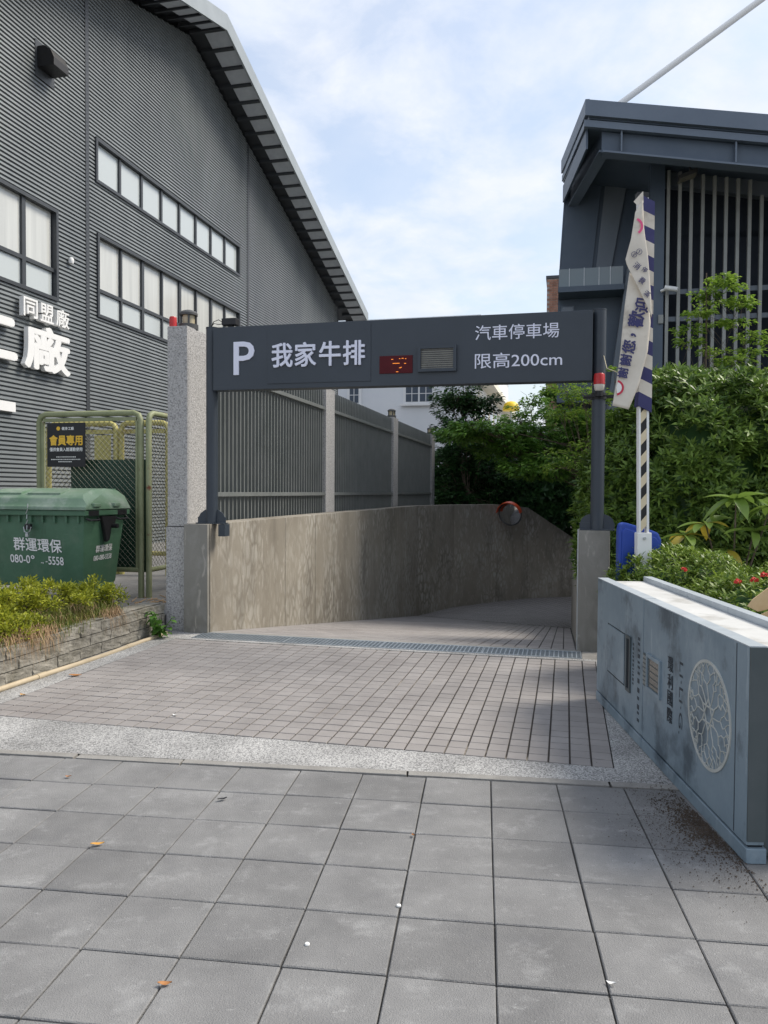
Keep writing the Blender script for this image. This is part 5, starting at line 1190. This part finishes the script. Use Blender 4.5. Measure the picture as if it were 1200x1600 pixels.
# large leaved plant: every big leaf a part
def big_leaf_mesh(L, W, droop, m):
    xs = np.linspace(0, 1, 7); V = []; Fq = []
    for i, f in enumerate(xs):
        w = W/2*math.sin(math.pi*min(1, f*0.92+0.06))**0.8*(1.0 if f < 0.98 else 0.05); z = -droop*L*f*f
        V += [(-w, f*L, z+0.14*w*2), (0, f*L, z), (w, f*L, z+0.14*w*2)]
    for i in range(6):
        q = i*3; Fq += [(q, q+1, q+4, q+3), (q+1, q+2, q+5, q+4)]
    return npmesh('big_leaf', V, Fq, m, True)
blm = [big_leaf_mesh(0.24, 0.085, 0.35, 'leaf_big'), big_leaf_mesh(0.21, 0.08, 0.7, 'leaf_big'), big_leaf_mesh(0.20, 0.07, 0.5, 'leaf_yellow')]
def bigplant(label, x, y, heads, seed):
    g = random.Random(seed)
    t = thing('large_leaf_plant', label, 'plant', (x, y, 0.09), 0, 'large leaved plants')
    for (hx, hy, hz, n, yel) in heads:
        MB().tube([(0, 0, 0), (hx*0.4, hy*0.5, hz*0.55), (hx, hy, hz)], 0.012, 6, True, 0.006).build('stem', 'bark', t)
        for k in range(n):
            o = link('big_leaf', blm[2] if yel and k % 3 == 0 else blm[k % 2], t, (hx, hy, hz))
            o.rotation_euler = (g.uniform(-0.15, 0.55), g.uniform(-.3, .3), k*2*math.pi/n*1.0 + g.uniform(-.3, .3)); sc_ = g.uniform(0.95, 1.35); o.scale = (sc_, sc_, sc_)
bigplant('large leaved plant with a few yellow leaves in front of the big bush', 3.05, 6.7, [(0.02, 0, 1.36, 11, False), (-0.22, 0.05, 1.14, 10, True), (-0.42, 0.0, 1.04, 9, True), (0.30, -0.05, 1.30, 11, False), (0.12, -0.12, 1.08, 7, False), (-0.1, -0.1, 0.92, 6, True)], 4)
bigplant('large leaved plant at the far right edge above the low hedge', 3.62, 6.75, [(0.0, 0, 1.22, 9, False), (0.22, 0.1, 1.42, 9, False), (-0.08, -0.15, 1.0, 7, False)], 6)

def tree(name, label, x, y, trunk_h, r, sprays, leafm, L, W, per, flat=0.3, group=None, seed=1, bend=(0, 0), sub=5, cat='tree'):
    """trunk, limbs to every spray centre, sprays of leaves; sprays = [(dx,dy,z,rad)]"""
    g = np.random.default_rng(seed)
    t = thing(name, label, cat, (x, y, 0.0), 0, group)
    top = Vector((bend[0], bend[1], trunk_h))
    MB().tube([(0, 0, -0.1), (bend[0]*.3, bend[1]*.3, trunk_h*.4), top], r, 10, True, r*0.55).build('trunk', 'bark', t, smooth=True)
    lm_ = MB(); Ps = []; Ds = []; Us = []
    for (dx, dy, z, rad) in sprays:
        c = Vector((dx, dy, z)); st = Vector((bend[0]*.6, bend[1]*.6, trunk_h*g.uniform(0.45, 0.98)))
        midp = st.lerp(c, 0.5) + Vector((0, 0, 0.10*rad)); lm_.tube([st, midp, c], r*0.2, 6, False, r*0.05)
        for q in range(sub):
            a = g.uniform(0, 6.28); rr = rad*g.uniform(0.5, 1.0); e = c + Vector((rr*math.cos(a), rr*math.sin(a), g.normal()*rad*flat*0.5)); lm_.tube([c.lerp(st, 0.15), c.lerp(e, 0.5), e], r*0.09, 4, False, r*0.03)
        # clumps inside the spray
        nc = sub*4
        for q in range(nc):
            a = g.uniform(0, 6.28); rr = rad*math.sqrt(g.uniform(0, 1)); zc = g.normal()*rad*flat*0.45
            n = max(4, int(per/nc)); cc = np.array([c.x+rr*math.cos(a), c.y+rr*math.sin(a), c.z+zc - 0.15*rr])
            v = rvec(n)*np.array([1, 1, 0.45])*rad*0.26*g.uniform(0.4, 1.0, (n, 1))
            Ps.append(cc+v); o = v + np.array([math.cos(a), math.sin(a), 0])*rad*0.25 + rvec(n)*rad*0.1; Ds.append(o + np.array([0, 0, -0.04*rad])); Us.append(np.tile([0, 0, 1.0], (n, 1)) + rvec(n)*0.45)
    lm_.build('limbs', 'bark', t)
    P, D, U = np.concatenate(Ps), np.concatenate(Ds), np.concatenate(Us)
    V, Fq = leaves(P, D, U, L*g.uniform(0.6, 1.2, len(P)), W*g.uniform(0.7, 1.2, len(P)), 0.12, 0.1)
    link('crown', npmesh('crown', V, Fq, leafm), t)
    return t
def sprays_ellipsoid(c, rad, n, r0, r1, seed):
    g = np.random.default_rng(seed); out = []
    while len(out) < n:
        v = g.uniform(-1, 1, 3)
        q = np.linalg.norm(v)
        if 0.25 < q < 1: out.append((c[0]+v[0]*rad[0], c[1]+v[1]*rad[1], c[2]+v[2]*rad[2], g.uniform(r0, r1)))
    return out
# spreading tree right of the ramp
TX, TY = 5.05, 15.3
sp = []
g_ = np.random.default_rng(5)
for k in range(64):
    # sloping tiered crown: from upper left over the ramp to low right beside the post
    f = g_.uniform(0, 1); x = 1.55+3.3*f + g_.normal()*0.15; z = 3.0 - 0.75*f + g_.uniform(-1.0, 0.75)*(0.55+0.5*f)*1.0
    z = min(z, 2.75 if f < 0.5 else 3.3); z = max(z, 2.1-2.0*f if f > 0.3 else 1.7)
    sp.append((x-TX, g_.uniform(-0.9, 1.6), z, g_.uniform(0.34, 0.55)))
tree('spreading_tree', 'green tree with tiered leafy branches hanging over the ramp behind the right post', TX, TY, 2.4, 0.10, sp, 'leaf_mid', 0.125, 0.058, 420, 0.22, 'trees', 11, (-0.5, 0.2))
sp = [(g_.uniform(-1.2, 0.35), g_.uniform(-0.6, 0.6), g_.uniform(1.9, 3.7), g_.uniform(0.24, 0.42)) for _ in range(22)]
tree('light_tree', 'pale yellowish green tree just left of the right gate post below the sign', 3.75, 13.2, 2.3, 0.04, sp, 'leaf_light', 0.085, 0.042, 150, 0.3, 'trees', 12, (-0.3, 0))
# dark trees behind the curved wall
for (lab, x, y, c, rad, n, sd, lm_) in (
    ('dark green tree rising highest beside the white building', 2.80, 26.5, (0, 0, 4.0), (0.75, 0.9, 2.3), 26, 31, 'leaf_dark'),
    ('dark rounded tree beside the farthest fence pillar', 2.7, 24.6, (0, 0, 2.0), (0.9, 0.8, 2.1), 26, 32, 'leaf_dark'),
    ('dark tree behind the road mirror', 4.6, 27.0, (0, 0, 1.8), (1.9, 1.0, 1.7), 44, 33, 'leaf_dark'),
    ('dark tree between the mirror and the brick building', 7.4, 27.5, (0, 0, 2.2), (1.9, 1.0, 2.2), 44, 34, 'leaf_dark'),
    ('mid green tree filling the gap between the white and the brick building', 5.5, 29.0, (0, 0, 3.4), (1.2, 0.8, 2.0), 34, 36, 'leaf_mid'),
    ('leafy tree in front of the brick building', 8.1, 31.0, (0, 0, 5.2), (1.4, 1.2, 2.3), 36, 35, 'leaf_mid')):
    tree('dark_tree', lab, x, y, c[2]*0.8, 0.11, sprays_ellipsoid(c, rad, n, 0.45, 0.75, sd), lm_, 0.16, 0.085, 330, 0.6, 'trees', sd)
bush('dark_hedge', 'dark hedge mass behind the curved ramp wall under the trees', 'hedge', 1.2, 9.5, 25.6, 27.6, 0.0, 3.2, 3500, 'leaf_dark', 0.20, 0.08, 7, None, seed=50, lump=0.2)
# feathery sapling against the louvres
sp = []
for k in range(40):
    f = (k+0.5)/40; z = 2.4 + 2.6*f; wdt = 1.8*(1-f)**0.75 + 0.12
    sp.append((g_.uniform(-0.45, 1)*wdt, g_.uniform(-0.3, 0.3), z - 0.15*wdt, 0.20+0.12*(1-f)))
tree('feathery_sapling', 'feathery bright green sapling standing against the pale louvres', 5.15, 12.3, 5.0, 0.016, sp, 'leaf_light', 0.075, 0.040, 190, 0.25, 'trees', 14, (-0.05, 0))

# ------------------------------------------------------------------ planter growth on the left
def shrub(label, t0, s0, hw, h, n, seed):
    g = np.random.default_rng(seed); c = fr(t0, s0, 0.2)
    th = thing('planter_shrub', label, 'shrub', c, -HD, 'yellow green shrubs in the planter')
    m = MB(); tips = []
    for k in range(34):
        a = g.uniform(0, 6.28); r = hw*1.15*math.sqrt(g.uniform(0.02, 1)); z = h*g.uniform(0.40, 1.0)*(1-0.15*(r/hw)**2)
        tip = Vector((r*math.cos(a), r*math.sin(a), z)); m.tube([(tip.x*.25, tip.y*.25, 0.0), tip*0.6, tip], 0.007, 5, False, 0.003); tips.append(tip)
    m.build('stems', 'bark', th)
    P = []; D = []; U = []
    for tip in tips:
        for q in range(int(n*0.6)):
            v = rvec(1)[0]*np.array([1, 1, 0.8])*0.085*g.uniform(0.2, 1); P.append(np.array(tip)+v); D.append(v+rvec(1)[0]*0.05+np.array([0, 0, 0.03])); U.append(np.array([0, 0, 1.0])+rvec(1)[0]*0.5)
    V, Fq = leaves(P, D, U, 0.042*g.uniform(0.6, 1.2, len(P)), 0.019, 0.2, 0.05)
    link('foliage', npmesh('foliage', V, Fq, 'leaf_yellowgreen'), th)
for k, (lab, t0, s0, hw, h, n) in enumerate((
    ('yellow green shrub in the planter at the left photo edge', -4.80, 4.85, 0.48, 0.45, 190),
    ('tallest yellow green shrub in front of the waste container', -4.80, 5.65, 0.48, 0.50, 200),
    ('yellow green shrub below the right corner of the waste container', -4.72, 6.25, 0.42, 0.45, 180),
    ('yellow green shrub close to the stones below the middle of the container', -4.50, 5.25, 0.32, 0.30, 120),
    ('yellow green shrub close to the stones left of the dry grass', -4.52, 4.45, 0.34, 0.32, 120),
    ('yellow green shrub behind the grass, under the container text', -5.25, 5.4, 0.42, 0.42, 150),
    ('small shrub at the right end of the planter beside the cage post', -4.55, 6.72, 0.26, 0.40, 130))):
    shrub(lab, t0, s0, hw, h, n, 40+k)
# grass hanging over the stones
def grass(label, zone, n, mat, name, droop, seed, Lm):
    g = np.random.default_rng(seed); V = []; Fq = []
    for k in range(n):
        t, s = zone(g); p = np.array([t, s, 0.24+g.uniform(0, .04)]); L = Lm*g.uniform(0.5, 1.2); a = g.uniform(-1.0, 1.0)
        a *= 1.6; d = np.array([math.cos(a), math.sin(a), 0]); w = 0.0026; L *= g.uniform(0.5, 1.25)
        out = g.uniform(0.25, 0.9)*droop + 0.1
        sd = np.array([-d[1], d[0], 0])*w; prev = p; 
        pts = [p, p+d*L*0.35*out+np.array([0,0,L*0.42]), p+d*L*0.75*out+np.array([0,0,L*(0.45-0.5*droop)]), p+d*L*(0.9*out)+np.array([0,0,L*(0.35-1.15*droop)])]
        o = len(V)
        for i, q in enumerate(pts): ww = 1-i/3.2; V += [q-sd*ww, q+sd*ww]
        for i in range(3): Fq.append((o+2*i, o+2*i+1, o+2*i+3, o+2*i+2))
    o = place_d(link(name, npmesh(name, V, Fq, mat))); tag(o, label, 'grass', None, 'stuff'); return o
def z_edge(clumps):
    def f(g):
        c = clumps[g.integers(len(clumps))]; return (c[0]+g.normal()*c[2]*0.5, c[1]+g.normal()*c[2])
    return f
grass('tufts of green grass growing in the planter', z_edge([(-4.42, 4.55, .2), (-4.45, 5.0, .22), (-4.45, 5.5, .22), (-4.42, 5.9, .2), (-4.35, 6.45, .10), (-4.4, 6.6, .1), (-4.6, 5.2, .3)]), 9000, 'grass_green', 'green_grass', 0.35, 61, 0.24)
grass('dry brown grass hanging over the planter stones', z_edge([(-4.25, 5.25, .13), (-4.25, 5.5, .10), (-4.24, 6.5, .07), (-4.26, 4.7, .1)]), 2800, 'dry_grass', 'dry_grass', 0.75, 62, 0.22)
grass('messy upright grass mixed into the planter shrubs', z_edge([(-4.55, 4.9, .3), (-4.5, 5.6, .3), (-4.5, 6.15, .22), (-4.42, 6.5, .12), (-4.38, 5.85, .15)]), 6000, 'grass_green', 'tall_grass', 0.12, 63, 0.34)
grass('dry straw standing in the planter', z_edge([(-4.5, 5.4, .3), (-4.45, 5.95, .2), (-4.42, 6.4, .15), (-4.5, 4.8, .25)]), 2200, 'dry_grass', 'dry_straw', 0.25, 64, 0.32)
# weed at the foot of the concrete wall
wd = dthing('leafy_weed', 'leafy green weed growing at the foot of the left gate wall', 'plant', -3.97, 7.02, 0)
g = np.random.default_rng(77); wl_me = big_leaf_mesh(0.085, 0.065, 0.4, 'weed')
for k in range(7):
    a = g.uniform(0, 6.28); h = g.uniform(0.12, 0.30); e = Vector((0.11*math.cos(a), 0.09*math.sin(a), h)); MB().tube([(0, 0, 0), e*0.5+Vector((0, 0, .03)), e], 0.004, 5).build('stem', 'weed', wd)
    for q in range(8):
        f = g.uniform(0.25, 1.05); o = link('leaf', wl_me, wd, e*f); o.rotation_euler = (g.uniform(-.6, .3), g.uniform(-.4, .4), g.uniform(0, 6.28)); s_ = g.uniform(0.6, 1.2); o.scale = (s_, s_, s_)

# ------------------------------------------------------------------ small things on the ground
def ground_leaf(label, x, y, L, W, m, rz_, name='fallen_leaf', cat='leaf'):
    xs = np.linspace(0, 1, 6); V = []; Fq = []
    for f in xs: w = W/2*math.sin(math.pi*(f*0.94+0.03)); V += [(-w, (f-.5)*L, 0.004+0.003*math.cos(f*5)+0.004), (0, (f-.5)*L, 0.004+0.003*math.cos(f*5)), (w, (f-.5)*L, 0.004+0.003*math.cos(f*5)+0.003)]
    for i in range(5): q = i*3; Fq += [(q, q+1, q+4, q+3), (q+1, q+2, q+5, q+4)]
    o = link(name, npmesh(name, V, Fq, m, True), None, (x, y, 0.004), rz_); tag(o, label, cat)
ground_leaf('curled orange leaf lying on the left paving slabs', -1.20, 3.20, 0.055, 0.02, 'orange_leaf', R(-70))
ground_leaf('small brown leaf on the slabs near the bottom edge', -0.655, 2.285, 0.042, 0.018, 'dry_leaf', R(-80))
ground_leaf('small tan leaf on the slabs near the kerb', -1.635, 3.96, 0.034, 0.02, 'dry_leaf', R(80))
ground_leaf('black scrap of rubber on the slabs left of the centre', -0.775, 3.68, 0.05, 0.02, 'black_plastic', R(-55), 'rubber_scrap', 'scrap')
ground_leaf('orange brown leaf against the pipe by the planter', -2.48, 6.15, 0.10, 0.05, 'dry_leaf', R(-80))
ground_leaf('tiny reddish leaf in a slab joint at the centre', 0.135, 3.30, 0.025, 0.014, 'dry_leaf', R(10))
ground_leaf('yellow leaf on the pebble strip at the left', -2.62, 5.55, 0.06, 0.03, 'orange_leaf', R(60))
ground_leaf('white paper scrap on the slabs near the bottom right', 0.70, 2.30, 0.03, 0.014, 'paper', R(60), 'paper_scrap', 'scrap')
ground_leaf('white paper scrap on the pavers left of the centre', -1.38, 5.06, 0.05, 0.02, 'paper', R(50), 'paper_scrap', 'scrap')
for lab, x, y in (('white chewing gum spot below the centre of the slabs', 0.062, 2.74), ('white crumb on the slabs at the lower left of the centre', -0.245, 2.50)):
    m = MB(); m.lathe([(0.009, 0), (0.008, 0.005), (0.002, 0.007)], 0, 0, 7); o = m.build('crumb', 'paper', None); o.location = (x, y, 0.001); tag(o, lab, 'crumb', 'white crumbs')
# spilled soil beside the pylon
m = MB(); g = np.random.default_rng(9)
for k in range(8000):
    f = abs(g.normal())*0.5; x = 1.48 - abs(g.normal())*(0.07 if k % 2 else 0.18); y = 3.40 + g.normal()*(0.16 if k % 2 else 0.26)
    if x > 1.475: continue
    s_ = 0.0011 + 0.0030*g.uniform()**4*(1.3 if x > 1.3 else 0.8); z = 0.002
    m.add([(x-s_, y, z), (x, y-s_, z), (x+s_*g.uniform(.6, 1.6), y, z), (x, y+s_, z), (x, y, z+s_)], [(0,1,4), (1,2,4), (2,3,4), (3,0,4)])
o = m.build('spilled_soil', 'soil'); tag(o, 'dark soil crumbs spilled on the slabs beside the fallen pylon', 'soil', None, 'stuff')
# torn cardboard on the hedge
cb = thing('torn_cardboard', 'torn tan cardboard piece on the low hedge at the right edge', 'cardboard', (2.13, 4.35, 0.06))
def flap(pts, y, nm, tilt):
    m = MB(); m.prism(pts, 'y', y, y+0.008); o = m.build(nm, 'card', cb); o.rotation_euler = (R(tilt), 0, 0)
flap([(-0.06, 0.80), (-0.03, 0.84), (0.10, 0.94), (0.5, 1.02), (0.5, 0.90), (0.2, 0.83), (0.08, 0.79), (0.0, 0.77)], 0.0, 'upper_flap', 0)
flap([(-0.04, 0.735), (0.06, 0.785), (0.2, 0.83), (0.2, 0.80), (0.07, 0.75), (-0.01, 0.72)], -0.03, 'torn_strip', 0)
flap([(-0.02, 0.70), (0.1, 0.725), (0.3, 0.78), (0.5, 0.78), (0.5, 0.66), (0.15, 0.68), (0.02, 0.67)], -0.015, 'lower_flap', 0)
